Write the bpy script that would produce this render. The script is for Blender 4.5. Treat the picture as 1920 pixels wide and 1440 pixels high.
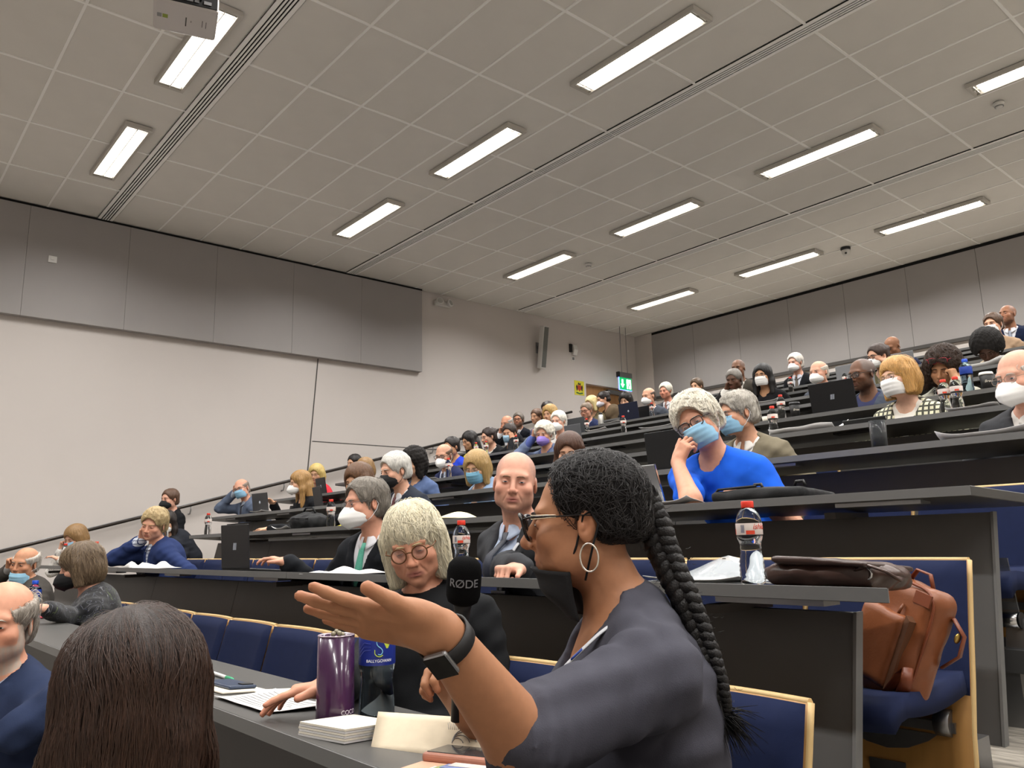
import bpy, math, random
import numpy as np
from mathutils import Matrix, Vector

for o in list(bpy.data.objects): bpy.data.objects.remove(o)
S = bpy.context.scene
COL = S.collection
rnd = random.Random(7)

# ------------------------------------------------------------------ camera, world, exposure
CZ = 1.33                                   # camera height above the front floor
FPX = 1502.0                                # focal length in pixels of the 1920 px wide frame
YAW, PITCH, ROLL = (math.radians(a) for a in (-49.452, 11.194, -1.380))
fw = np.array([math.cos(PITCH)*math.sin(YAW), math.cos(PITCH)*math.cos(YAW), math.sin(PITCH)])
rt = np.array([math.cos(YAW), -math.sin(YAW), 0.0]); up = np.cross(rt, fw)
rt, up = math.cos(ROLL)*rt+math.sin(ROLL)*up, -math.sin(ROLL)*rt+math.cos(ROLL)*up
CAMP = np.array([0, 0, CZ])
cd = bpy.data.cameras.new('camera'); cam = bpy.data.objects.new('camera', cd); COL.objects.link(cam)
cam.matrix_world = Matrix([[rt[0], up[0], -fw[0], 0], [rt[1], up[1], -fw[1], 0], [rt[2], up[2], -fw[2], CZ], [0, 0, 0, 1]])
cd.sensor_width = 36; cd.lens = FPX/1920*36; cd.clip_start = 0.05; cd.clip_end = 100
S.camera = cam
w = bpy.data.worlds.new('world'); S.world = w; w.use_nodes = True
w.node_tree.nodes['Background'].inputs[0].default_value = (0.9, 0.95, 1, 1)
w.node_tree.nodes['Background'].inputs[1].default_value = 0.03
S.view_settings.view_transform = 'Standard'; S.view_settings.look = 'None'
S.view_settings.exposure = 0.0; S.view_settings.gamma = 1.0; S.view_settings.use_curve_mapping = False
S.cycles.use_denoising = True
S.cycles.max_bounces = 6; S.cycles.diffuse_bounces = 3; S.cycles.glossy_bounces = 3; S.cycles.transmission_bounces = 6; S.cycles.transparent_max_bounces = 8
S.cycles.use_adaptive_sampling = True; S.cycles.adaptive_threshold = 0.08; S.cycles.adaptive_min_samples = 16; S.cycles.caustics_reflective = False; S.cycles.caustics_refractive = False
LAMP_W = 61.0                               # watts of each ceiling lamp
PANE_E = 14.0                                # emission of the lamp tubes

def ray(x, y): return fw*FPX+rt*(x-960)+up*(720-y)
def atY(x, y, Y):
    d = ray(x, y); return CAMP+d*(Y/d[1])
def atX(x, y, X):
    d = ray(x, y); return CAMP+d*(X/d[0])
def atZ(x, y, Z):
    d = ray(x, y); return CAMP+d*((Z-CZ)/d[2])
def atD(x, y, D):
    d = ray(x, y); return CAMP+d*(D/FPX)

# ------------------------------------------------------------------ materials
def lin(h):
    if isinstance(h, str):
        h = h.lstrip('#'); h = h if len(h) == 6 else ''.join(q*2 for q in h); c = [int(h[i:i+2], 16)/255 for i in (0, 2, 4)]
    else: c = h
    return tuple(((x+0.055)/1.055)**2.4 if x > 0.04045 else x/12.92 for x in c)
MATS = {}
def mat(name, col, rough=0.6, metal=0.0, noise=0.0, nscale=8.0, bump=0.0, bscale=200.0, spec=0.5, stretch=None,
        trans=0.0, alpha=1.0, emit=0.0, sheen=0.0, ior=1.45, attr=False, coat=0.0):
    if name in MATS: return MATS[name]
    m = bpy.data.materials.new(name); m.use_nodes = True; nt = m.node_tree; N = nt.nodes; Lk = nt.links
    b = N['Principled BSDF']; c = lin(col)
    b.inputs['Base Color'].default_value = (*c, 1); b.inputs['Roughness'].default_value = rough
    b.inputs['Metallic'].default_value = metal; b.inputs['Specular IOR Level'].default_value = spec
    b.inputs['IOR'].default_value = ior
    if trans: b.inputs['Transmission Weight'].default_value = trans
    if alpha < 1: b.inputs['Alpha'].default_value = alpha
    if sheen: b.inputs['Sheen Weight'].default_value = sheen; b.inputs['Sheen Roughness'].default_value = 0.5
    if coat: b.inputs['Coat Weight'].default_value = coat
    if emit: b.inputs['Emission Color'].default_value = (*c, 1); b.inputs['Emission Strength'].default_value = emit
    tc = N.new('ShaderNodeTexCoord'); vec = tc.outputs['Object']
    if stretch:
        mp = N.new('ShaderNodeMapping'); mp.inputs['Scale'].default_value = stretch; Lk.new(vec, mp.inputs[0]); vec = mp.outputs[0]
    base = None
    if attr:
        a = N.new('ShaderNodeAttribute'); a.attribute_name = 'Col'; base = a.outputs['Color']; Lk.new(base, b.inputs['Base Color'])
    if noise:
        n = N.new('ShaderNodeTexNoise'); n.inputs['Scale'].default_value = nscale; n.inputs['Detail'].default_value = 4; Lk.new(vec, n.inputs['Vector'])
        r = N.new('ShaderNodeMapRange'); r.inputs[1].default_value = 0.3; r.inputs[2].default_value = 0.7
        r.inputs[3].default_value = 1-noise; r.inputs[4].default_value = 1+noise; Lk.new(n.outputs[0], r.inputs[0])
        mx = N.new('ShaderNodeMix'); mx.data_type = 'RGBA'; mx.blend_type = 'MULTIPLY'; mx.inputs[0].default_value = 1
        if base: Lk.new(base, mx.inputs[6])
        else: mx.inputs[6].default_value = (*c, 1)
        Lk.new(r.outputs[0], mx.inputs[7]); Lk.new(mx.outputs[2], b.inputs['Base Color'])
    if bump:
        n = N.new('ShaderNodeTexNoise'); n.inputs['Scale'].default_value = bscale; n.inputs['Detail'].default_value = 3; Lk.new(vec, n.inputs['Vector'])
        bp = N.new('ShaderNodeBump'); bp.inputs['Strength'].default_value = bump; bp.inputs['Distance'].default_value = 0.002
        Lk.new(n.outputs[0], bp.inputs['Height']); Lk.new(bp.outputs[0], b.inputs['Normal'])
    MATS[name] = m; return m

# ------------------------------------------------------------------ mesh helpers
class MB:
    """collects shapes, then links them as one mesh object"""
    def __init__(s): s.v = []; s.f = []; s.mi = []; s.sm = []
    def add(s, v, f, mi=0, sm=False):
        n = len(s.v); s.v += [tuple(map(float, p)) for p in v]
        for q in f: s.f.append(tuple(i+n for i in q)); s.mi.append(mi); s.sm.append(sm)
        return s
    def box(s, a, b, mi=0, M=None):
        x0, y0, z0 = a; x1, y1, z1 = b
        v = [(x0, y0, z0), (x1, y0, z0), (x1, y1, z0), (x0, y1, z0), (x0, y0, z1), (x1, y0, z1), (x1, y1, z1), (x0, y1, z1)]
        if M is not None: v = [tuple(M @ Vector(p)) for p in v]
        return s.add(v, [(0, 3, 2, 1), (4, 5, 6, 7), (0, 1, 5, 4), (1, 2, 6, 5), (2, 3, 7, 6), (3, 0, 4, 7)], mi)
    def prism(s, prof, x0, x1, mi=0, axis='x', sm=False):
        """closed profile [(a,b)] extruded along axis"""
        n = len(prof); P = {'x': lambda t, a, b: (t, a, b), 'y': lambda t, a, b: (a, t, b), 'z': lambda t, a, b: (a, b, t)}[axis]
        v = [P(x0, a, b) for a, b in prof]+[P(x1, a, b) for a, b in prof]
        f = [(i, (i+1) % n, n+(i+1) % n, n+i) for i in range(n)]
        s.add(v, f, mi, sm); k = len(s.v)-2*n
        s.f += [tuple(k+i for i in range(n))[::-1], tuple(k+n+i for i in range(n))]; s.mi += [mi, mi]; s.sm += [False, False]
        return s
    def lathe(s, prof, seg=20, mi=0, c=(0, 0, 0), sm=True, cap=True):
        v = []; f = []; n = len(prof)
        for i in range(seg):
            a = 2*math.pi*i/seg
            for r, z in prof: v.append((c[0]+r*math.cos(a), c[1]+r*math.sin(a), c[2]+z))
        for i in range(seg):
            j = (i+1) % seg
            for k in range(n-1): f.append((i*n+k, j*n+k, j*n+k+1, i*n+k+1))
        s.add(v, f, mi, sm)
        if cap:
            b = len(s.v)-len(v)
            for k, rev in ((0, True), (n-1, False)):
                if prof[k][0] > 1e-5:
                    q = tuple(b+i*n+k for i in range(seg)); s.f.append(q[::-1] if rev else q); s.mi.append(mi); s.sm.append(False)
        return s
    def tube(s, pts, r, seg=8, mi=0, closed=False, sm=True, flat=1.0):
        P = [np.array(p, float) for p in pts]; n = len(P); R = r if hasattr(r, '__len__') else [r]*n
        v = []; f = []; prev = None
        for i in range(n):
            if closed: t = P[(i+1) % n]-P[i-1]
            else: t = P[min(i+1, n-1)]-P[max(i-1, 0)]
            t = t/(np.linalg.norm(t)+1e-12)
            if prev is None:
                a = np.array([0, 0, 1.0]) if abs(t[2]) < 0.9 else np.array([1.0, 0, 0])
                u = np.cross(a, t)
            else: u = prev-t*(prev@t)
            u = u/(np.linalg.norm(u)+1e-12); w_ = np.cross(t, u); prev = u
            for k in range(seg):
                a = 2*math.pi*k/seg; v.append(P[i]+R[i]*(math.cos(a)*u+flat*math.sin(a)*w_))
        m = n if closed else n-1
        for i in range(m):
            j = (i+1) % n
            for k in range(seg): f.append((i*seg+k, i*seg+(k+1) % seg, j*seg+(k+1) % seg, j*seg+k))
        s.add(v, f, mi, sm)
        if not closed:
            b = len(s.v)-len(v)
            s.f += [tuple(b+k for k in range(seg))[::-1], tuple(b+(n-1)*seg+k for k in range(seg))]; s.mi += [mi, mi]; s.sm += [False, False]
        return s
    def sheet(s, fn, nu, nv, mi=0, sm=True, thick=0.0, closed_u=False):
        """fn(u,v)->point, u,v in 0..1; with thickness a second skin is added"""
        V = [[np.array(fn(i/(nu-1), j/(nv-1)), float) for j in range(nv)] for i in range(nu)]
        F = [(i*nv+j, (i+1)*nv+j, (i+1)*nv+j+1, i*nv+j+1) for i in range(nu-1) for j in range(nv-1)]
        flat = [p for row in V for p in row]
        if not thick: return s.add(flat, F, mi, sm)
        A = np.array(flat).reshape(nu, nv, 3); du = np.gradient(A, axis=0); dv = np.gradient(A, axis=1); nn = np.cross(du, dv)
        nn /= (np.linalg.norm(nn, axis=2, keepdims=True)+1e-12); B = (A-nn*thick).reshape(-1, 3); n = nu*nv
        f2 = [tuple(n+i for i in q[::-1]) for q in F]
        rim = []
        for i in range(nu-1):
            rim += [(i*nv, n+i*nv, n+(i+1)*nv, (i+1)*nv), ((i+1)*nv+nv-1, n+(i+1)*nv+nv-1, n+i*nv+nv-1, i*nv+nv-1)]
        for j in range(nv-1):
            rim += [(j+1, n+j+1, n+j, j), ((nu-1)*nv+j, n+(nu-1)*nv+j, n+(nu-1)*nv+j+1, (nu-1)*nv+j+1)]
        return s.add(flat+list(B), F+f2+rim, mi, sm)
    def ico(s, c, r, mi=0, nu=10, nv=7):
        r = r if hasattr(r, '__len__') else (r, r, r); v = []; f = []
        for i in range(nu):
            for j in range(nv+1):
                a = 2*math.pi*i/nu; b = -math.pi/2+math.pi*j/nv
                v.append((c[0]+r[0]*math.cos(b)*math.cos(a), c[1]+r[1]*math.cos(b)*math.sin(a), c[2]+r[2]*math.sin(b)))
        for i in range(nu):
            for j in range(nv): k = (i+1) % nu; f.append((i*(nv+1)+j, k*(nv+1)+j, k*(nv+1)+j+1, i*(nv+1)+j+1))
        return s.add(v, f, mi, True)
    def mesh(s, name, mats):
        me = bpy.data.meshes.new(name); me.from_pydata(s.v, [], s.f); me.polygons.foreach_set('material_index', s.mi)
        me.polygons.foreach_set('use_smooth', s.sm)
        for m in (mats if isinstance(mats, (list, tuple)) else [mats]): me.materials.append(m)
        me.update(); return me
    def build(s, name, mats, parent=None, loc=(0, 0, 0), rz=0.0): return put(name, s.mesh(name, mats), parent, loc, rz)

def put(name, me, parent=None, loc=(0, 0, 0), rz=0.0):
    o = bpy.data.objects.new(name, me); COL.objects.link(o); o.parent = parent; o.location = loc; o.rotation_euler = (0, 0, rz); return o
def tag(o, label=None, cat=None, group=None, kind=None):
    for k, v in (('label', label), ('category', cat), ('group', group), ('kind', kind)):
        if v: o[k] = v
    return o
def empty(name, loc, rz=0.0, **k):
    o = bpy.data.objects.new(name, None); COL.objects.link(o); o.location = loc; o.rotation_euler = (0, 0, rz); o.empty_display_size = 0.05
    return tag(o, **k)
def bevel(o, w_=0.004, seg=2):
    m = o.modifiers.new('bevel', 'BEVEL'); m.width = w_; m.segments = seg; m.limit_method = 'ANGLE'; return o
def copy_tree(o, parent=None):
    c = o.copy(); COL.objects.link(c); c.parent = parent
    for ch in list(o.children): copy_tree(ch, c)
    return c
def text_obj(name, txt, size, mt, parent, M, align='CENTER', ext=0.0004, shear=0.0):
    cu = bpy.data.curves.new(name, 'FONT'); cu.body = txt; cu.size = size; cu.align_x = align; cu.align_y = 'CENTER'; cu.extrude = ext; cu.shear = shear
    o = bpy.data.objects.new(name, cu); dg = bpy.context.evaluated_depsgraph_get(); COL.objects.link(o)
    dg.update(); me = bpy.data.meshes.new_from_object(o.evaluated_get(dg)); bpy.data.objects.remove(o)
    me.transform(M); me.materials.clear(); me.materials.append(mt); me.name = name
    return put(name, me, parent)

# rows of the raked seating: front top edge of desk n at ROWY(n), ROWZ(n)
PITCH_Y, RISE = 0.92, 0.2401
def ROWY(n): return 1.6376+PITCH_Y*(n-2)
def ROWZ(n): return CZ+RISE*(n-2.444)
def FLOORZ(n): return ROWZ(n)-0.74
H = 4.45; ZC = CZ+H; XW = -11.46; YB = 13.5; XR = 4.2; YF = -4.5
# ------------------------------------------------------------------ the room
M_wall = mat('wall paint', '#cfc8c3', 0.85, noise=0.015, nscale=1.2)
M_panel = mat('grey acoustic panel', '#a39f9d', 0.8, noise=0.02, nscale=2.0, bump=0.05, bscale=300)
M_ceil = mat('ceiling tile', '#e2dfd9', 0.9, noise=0.02, nscale=3, bump=0.08, bscale=500)
M_grid = mat('ceiling grid', '#fcfbf8', 0.5)
M_dark = mat('dark gap', '#0b0a0a', 0.9)
M_white = mat('white plastic', '#dcdad6', 0.45)
M_chrome = mat('chrome', '#c8c8c8', 0.2, metal=1.0)
M_steel = mat('brushed steel', '#8f8f90', 0.38, metal=0.9)
M_black = mat('black plastic', '#141416', 0.45)
M_carpet = mat('streaked carpet', '#8f897f', 0.95, noise=0.45, nscale=9, stretch=(1.2, 9, 1), bump=0.3, bscale=400)
M_trim = mat('dark trim', '#4a4744', 0.6)

# stepped floor: tier n starts under the front panel of desk n
tiers = [(YF, 0.0)]+[(ROWY(n)-0.16, FLOORZ(n)) for n in range(1, 14)]
mb = MB(); prof = [(YF, -0.2)]
for i, (y, z) in enumerate(tiers):
    if i: prof.append((y, tiers[i-1][1]))
    prof.append((y, z))
prof += [(YB+0.3, tiers[-1][1]), (YB+0.3, -0.2)]
mb.prism(prof, XW-0.4, XR)
tag(mb.build('floor', M_carpet), kind='structure')
def wallbox(name, a, b, m=None): return tag(MB().box(a, b).build(name, m or M_wall), kind='structure')
# left wall with a door opening (y 11.83..13.17) near the back, and fine joints cut as recessed gaps
DZ0, DZ1 = FLOORZ(12)-0.02, CZ+3.22
mb = MB()
for y0, y1, z0, z1 in ((YF, 11.83, -0.2, ZC+0.3), (11.83, 13.2, DZ1, ZC+0.3), (13.2, YB+0.2, -0.2, ZC+0.3), (11.83, 13.2, -0.2, DZ0)):
    mb.box((XW-0.3, y0, z0), (XW, y1, z1))
wl = tag(mb.build('wall_left', M_wall), kind='structure')
mb = MB(); mb.add([(XW+0.002, 5.735, CZ+2.95), (XW+0.002, 5.755, CZ+2.95), (XW+0.002, 5.615, CZ+1.0), (XW+0.002, 5.595, CZ+1.0)], [(0, 1, 2, 3)])
mb.build('panel_joint', M_trim, wl)
mb = MB().box((XW, 5.68, CZ+1.615), (XW+0.003, 11.8, CZ+1.628)); mb.build('panel_joint', M_trim, wl)
back = wallbox('wall_back', (XW-0.3, YB, -0.2), (XR+0.2, YB+0.3, ZC+0.3))
wallbox('wall_right', (XR, YF, -0.2), (XR+0.2, YB+0.2, ZC+0.3)); wallbox('wall_front', (XW-0.3, YF-0.2, -0.2), (XR+0.2, YF, ZC+0.3))
# grey panels: a proud band along the top of the left wall
pm = MB().box((0, 0.004, 0), (0.10, 1.214, 1.47)).mesh('panel', M_panel)
for i in range(-4, 5):
    y = 1.61+1.212*i
    o = put('panel', pm, wl, (XW, y, CZ+2.95)); bevel(o, 0.003, 1)
MB().box((XW, YF, CZ+2.95+1.47), (XW+0.09, 7.68, ZC)).build('shadow_gap', M_dark, wl)
# back wall panels above a rail
bm_ = MB().box((0.003, -0.03, 0), (1.097, 0, H-3.02-0.05)).mesh('panel', M_panel)
x = -10.98
while x < XR-0.6:
    put('panel', bm_, back, (x, YB, CZ+3.02)); x += 1.10
MB().box((-10.98, YB-0.032, ZC-0.05), (XR, YB, ZC)).build('shadow_gap', M_dark, back)
tr = MB().box((-10.98, YB-0.055, CZ+2.965), (XR, YB, CZ+3.02)).build('trim_1', M_trim); tag(tr, kind='structure')
# pilaster in the corner
tag(MB().box((XW, YB-0.05, -0.2), (-10.98, YB, ZC)).build('wall_corner_pilaster', M_wall), kind='structure')
# door
M_oak = mat('oak veneer', '#a9794a', 0.5, noise=0.12, nscale=6, stretch=(6, 6, 0.6))
d1 = empty('door_1', (XW-0.14, 11.83, DZ0), kind='structure')
MB().box((-0.02, 0.03, 0), (0.02, 0.68, DZ1-DZ0-0.03)).build('door_leaf', M_oak, d1)
MB().box((-0.02, 0.69, 0), (0.02, 1.34, DZ1-DZ0-0.03)).build('door_leaf', M_oak, d1)
MB().box((-0.03, 0, 0), (0.03, 0.03, DZ1-DZ0)).box((-0.03, 1.34, 0), (0.03, 1.37, DZ1-DZ0)).box((-0.03, 0.03, DZ1-DZ0-0.03), (0.03, 1.34, DZ1-DZ0)).build('door_frame', M_oak, d1)
MB().box((0.02, 0.72, 1.55), (0.10, 1.2, 1.64)).build('door_closer', M_steel, d1)
MB().tube([(0.02, 0.63, 1.0), (0.07, 0.63, 1.0), (0.07, 0.52, 1.0)], 0.01).build('door_handle', M_chrome, d1)

# ceiling: a backing slab, a light grid and lay-in tiles 1.2 x 0.6 m, with three slot diffuser strips
ceil = tag(MB().box((XW-0.3, YF-0.2, ZC+0.02), (XR+0.2, YB+0.3, ZC+0.3)).build('ceiling', M_grid), kind='structure')
slots = [2.40, 6.17, 9.93]; SW = 0.185
xl = [XW, -10.3]; 
while xl[-1] < XR-1.2: xl.append(xl[-1]+1.2)
xl.append(XR)
ylines = []
y = slots[0]
seg = [2.40]
while seg[-1]-0.6 > YF: seg.append(seg[-1]-0.6)
seg.append(YF); ylines.append(seg[::-1])
for a, b in ((slots[0]+SW, slots[1]), (slots[1]+SW, slots[2])): ylines.append([a+(b-a)*i/6 for i in range(7)])
seg = [slots[2]+SW]
while seg[-1]+0.6 < YB: seg.append(seg[-1]+0.6)
seg.append(YB); ylines.append(seg)
tcache = {}
for seg in ylines:
    for i in range(len(seg)-1):
        for j in range(len(xl)-1):
            dx, dy = round(xl[j+1]-xl[j], 3), round(seg[i+1]-seg[i], 3)
            if (dx, dy) not in tcache:
                g = 0.012
                tcache[dx, dy] = MB().box((g, g, 0.009), (dx-g, dy-g, 0.02)).mesh('ceiling_tile', M_ceil)
            put('ceiling_tile', tcache[dx, dy], ceil, (xl[j], seg[i], ZC))
for x_ in xl[1:-1]: MB().box((x_-0.012, YF, 0.0), (x_+0.012, YB, 0.0195)).build('grid_bar', M_grid, ceil, (0, 0, ZC))
for seg in ylines:
    for y_ in seg[1:-1]: MB().box((XW, y_-0.012, 0.0005), (XR, y_+0.012, 0.0195)).build('grid_bar', M_grid, ceil, (0, 0, ZC))
for k, ys in enumerate(slots):
    e = empty('slot_diffuser', (0, ys, ZC), label=['four-slot air diffuser nearest the projector', 'four-slot air diffuser across the middle of the ceiling', 'four-slot air diffuser nearest the back wall'][k], cat='air vent', group='slot diffusers in the ceiling')
    MB().box((XW+0.1, 0.0, 0.0), (XR, SW, 0.012)).build('frame', M_dark, e)
    for a in (0.0, 0.055, 0.086, 0.117, 0.148):
        b = {0.0: 0.040, 0.148: SW}.get(a, a+0.016)
        MB().box((XW+0.1, a, -0.006), (XR, b, 0.0)).build('blade', M_grid, e)
# recessed twin-tube lamps
M_tube = mat('lamp tube', '#fff6ea', 0.5, emit=PANE_E)
M_refl = mat('louvre reflector', '#d8d6d0', 0.3, metal=0.6)
M_frame = mat('lamp frame', '#c2beb6', 0.5)
def lamp_meshes():
    L, W = 1.5, 0.27; fr = MB()
    fr.box((0, 0, -0.045), (L, 0.028, 0.0)); fr.box((0, W-0.028, -0.045), (L, W, 0.0)); fr.box((0, 0.028, -0.045), (0.028, W-0.028, 0)); fr.box((L-0.028, 0.028, -0.045), (L, W-0.028, 0))
    pan = MB().box((0.03, 0.03, -0.012), (L-0.03, W-0.03, -0.004)); fins = MB()
    fins.box((0.028, W/2-0.004, -0.04), (L-0.028, W/2+0.004, -0.012))
    n = 46
    for i in range(1, n): x = 0.028+(L-0.056)*i/n; fins.box((x, 0.03, -0.036), (x+0.0012, W-0.03, -0.018))
    tubes = [MB().box((0.08, y-0.047, -0.0175), (L-0.08, y+0.047, -0.0125)) for y in (0.082, W-0.082)]
    return fr.mesh('frame', M_frame), pan.mesh('reflector', M_refl), fins.mesh('louvre', M_refl), [t.mesh('tube', M_tube) for t in tubes]
LM = lamp_meshes()
lname = {2.11: 'in the line beside the projector', 5.3: 'second line from the projector', 8.5: 'third line from the projector', 11.64: 'in the line nearest the back wall'}
cname = {-9.95: 'nearest the left wall', -7.5: 'second from the left wall', -5.05: 'third from the left wall', -2.6: 'fourth from the left wall', -0.15: 'fifth from the left wall', 2.3: 'sixth from the left wall'}
for ly in (-1.05, 2.11, 5.3, 8.5, 11.64):
    for lx in (-9.95, -7.5, -5.05, -2.6, -0.15, 2.3):
        e = empty('ceiling_lamp', (lx, ly-0.135, ZC), label='lit lamp %s, %s' % (cname[lx], lname.get(ly, 'over the front of the hall' if ly > -2 else 'over the stage')), cat='ceiling lamp', group='lamps in the ceiling')
        put('frame', LM[0], e); put('reflector', LM[1], e); put('louvre', LM[2], e)
        for t in LM[3]: put('tube', t, e)
        ld = bpy.data.lights.new('lamp_light', 'AREA'); ld.shape = 'RECTANGLE'; ld.size = 1.4; ld.size_y = 0.2; ld.energy = LAMP_W; ld.color = (1.0, 0.98, 0.955); ld.spread = math.radians(150)
        lo = bpy.data.objects.new('lamp_light', ld); COL.objects.link(lo); lo.parent = e; lo.location = (0.75, 0.135, -0.05)
# handrail on the left wall
hr = empty('handrail', (XW, 0, CZ), label='dark handrail on brackets climbing the left wall', cat='handrail')
def railz(y): return 0.13+0.261*(y-2.0)
MB().tube([(0.09, y, railz(y)) for y in (-1.0, 2.0, 11.3)], 0.022, 10).build('rail', mat('rail metal', '#3a3430', 0.3, metal=0.7), hr)
MB().tube([(0.088, y, railz(y)+0.02) for y in (-1.0, 2.0, 11.3)], 0.010, 6).build('highlight_strip', M_steel, hr)  # brighter steel strip modelled to imitate the highlight along the rail's top
y = -0.2
while y < 11.3:
    MB().tube([(0.0, y, railz(y)-0.12), (0.06, y, railz(y)-0.12), (0.09, y, railz(y)-0.07), (0.09, y, railz(y)-0.02)], 0.009, 6).lathe([(0.028, 0), (0.028, 0.01)], 10, c=(0.0, 0, 0)).build('bracket', M_steel, hr); y += 1.35

# fittings on wall and ceiling
e = empty('emergency_light', (XW, 8.16, CZ+4.28), label='white twin-spot emergency light high on the left wall', cat='emergency light')
b = MB().box((0, -0.17, -0.05), (0.06, 0.17, 0.05)).build('housing', M_white, e); bevel(b, 0.015, 3)
for s in (-1, 1):
    o = put('spot', MB().lathe([(0.0, 0.0), (0.03, 0.0), (0.07, 0.05), (0.07, 0.075), (0.055, 0.08), (0.0, 0.07)], 18).mesh('spot', M_white), e, (0.06, s*0.095, 0.0)); o.rotation_euler = (0, math.radians(75), s*0.3)
    g = put('lens', MB().lathe([(0.0, 0.073), (0.053, 0.081)], 18).mesh('lens', mat('lamp lens', '#b9b9b4', 0.15, metal=0.3)), o)
e = empty('wall_loudspeaker', (XW, 10.5, CZ+3.8), label='slim grey column loudspeaker tilted out from the left wall', cat='loudspeaker')
Mt = Matrix.Rotation(math.radians(9), 4, 'Y')
b = MB().box((0.1, -0.07, -0.42), (0.22, 0.07, 0.42), 0, Mt).build('cabinet', M_white, e); bevel(b, 0.008)
MB().box((0.221, -0.055, -0.40), (0.228, 0.055, 0.40), 0, Mt).build('grille', mat('grille', '#6f706c', 0.7), e)
MB().box((0, -0.05, -0.12), (0.02, 0.05, 0.10)).box((0.02, -0.02, -0.02), (0.13, 0.02, 0.02)).build('bracket', M_steel, e)
e = empty('motion_sensor', (XW, 11.5, CZ+3.88), label='small white motion sensor on the left wall above a switch', cat='sensor')
b = MB().prism([(0, -0.11), (0.05, -0.11), (0.09, 0.0), (0.06, 0.11), (0, 0.11)], -0.06, 0.06, axis='y').build('housing', M_white, e); bevel(b, 0.01)
MB().box((0.0, -0.12, -0.05), (0.04, -0.065, 0.12)).build('back_plate', M_black, e)
e = empty('wall_switch', (XW, 11.48, CZ+3.7), label='small square switch plate below the motion sensor', cat='switch')
bevel(MB().box((0, -0.05, -0.05), (0.012, 0.05, 0.05)).build('plate', M_white, e), 0.004); MB().box((0.012, -0.028, -0.028), (0.016, 0.028, 0.028)).build('button', M_steel, e)
e = empty('thermostat', (XW+0.10, 1.91, CZ+3.75), label='small square sensor plate on the grey wall panel', cat='sensor')
bevel(MB().box((0, -0.05, -0.045), (0.014, 0.05, 0.045)).build('plate', M_white, e), 0.004); MB().box((0.014, -0.02, -0.01), (0.024, 0.015, 0.025)).build('cover', M_white, e)
e = empty('exit_sign', (XW+0.45, 12.55, CZ+3.34), label='lit green exit sign hung on rods by the back door', cat='exit sign')
M_green = mat('exit green', '#13a05a', 0.4, emit=1.2); M_signw = mat('exit white', '#f4fbff', 0.4, emit=2.6)
MB().box((-0.035, -0.19, 0.0), (0.035, 0.19, 0.11)).build('housing', M_steel, e)
MB().box((-0.035, -0.23, 0.0), (0.035, -0.19, 0.11)).build('end_cap', M_black, e)
p = MB().box((-0.012, -0.19, -0.26), (0.012, 0.19, 0.0)).build('panel', M_green, e)
for sx in (-1, 1):
    X0 = 0.0125*sx
    MB().add([(X0, y, z) for y, z in ((-0.12, -0.04), (-0.07, -0.04), (-0.07, -0.14), (-0.035, -0.14), (-0.095, -0.22), (-0.155, -0.14), (-0.12, -0.14))], [tuple(range(7))]).build('arrow', M_signw, p)
    MB().box((X0-0.0005, 0.03, -0.23), (X0+0.0005, 0.165, -0.03)).build('doorway', M_signw, p)
    m = MB(); m.box((X0-0.001, 0.075, -0.23), (X0+0.001, 0.10, -0.16)); m.box((X0-0.001, 0.10, -0.17), (X0+0.001, 0.13, -0.10)); m.box((X0-0.001, 0.105, -0.09), (X0+0.001, 0.13, -0.065)); m.build('running_figure', M_green, p)
MB().box((-0.0121, -0.19, -0.268), (0.0121, 0.19, -0.26)).build('edge_light', mat('edge light', '#5a6cff', 0.5, emit=6.0), p)
MB().box((-0.0121, -0.198, -0.268), (0.0121, -0.19, 0.0)).build('edge_light', MATS['edge light'], p)
for s in (-0.09, 0.09): MB().tube([(0, s, 0.11), (0, s, ZC-(CZ+3.34))], 0.006, 6).build('rod', M_steel, e)
# yellow emblem notice beside the door
e = empty('emblem_poster', (XW, 11.63, CZ+3.1), label='small yellow poster with a crest beside the back door', cat='poster')
MB().box((0, -0.14, -0.15), (0.006, 0.14, 0.15)).build('sheet', mat('poster yellow', '#d8cf3c', 0.6), e)
M_cr = [mat('crest dark', '#33201a', 0.6), mat('crest red', '#b3401f', 0.6), mat('crest green', '#3d6b34', 0.6)]
cr = empty('crest', (0.006, 0, 0)); cr.parent = e
MB().add([(0.001, y, z) for y, z in ((-0.055, 0.06), (0.055, 0.06), (0.05, -0.03), (0, -0.075), (-0.05, -0.03))], [(0, 1, 2, 3, 4)]).build('shield', M_cr[1], cr)
for s in (-1, 1): MB().add([(0.0015, s*y, z) for y, z in ((0.05, 0.03), (0.085, 0.07), (0.10, 0.02), (0.08, -0.07), (0.055, -0.05))], [(0, 1, 2, 3, 4)]).build('supporter', M_cr[0], cr)
MB().add([(0.0015, y, z) for y, z in ((-0.05, 0.07), (-0.02, 0.12), (0.01, 0.09), (0.045, 0.11), (0.04, 0.065))], [(0, 1, 2, 3, 4)]).build('crest_animal', M_cr[0], cr)
MB().add([(0.0015, y, z) for y, z in ((-0.09, -0.085), (0, -0.105), (0.09, -0.085), (0.1, -0.115), (0, -0.135), (-0.1, -0.115))], [(0, 1, 2, 3, 4, 5)]).build('scroll', M_cr[2], cr)
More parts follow.
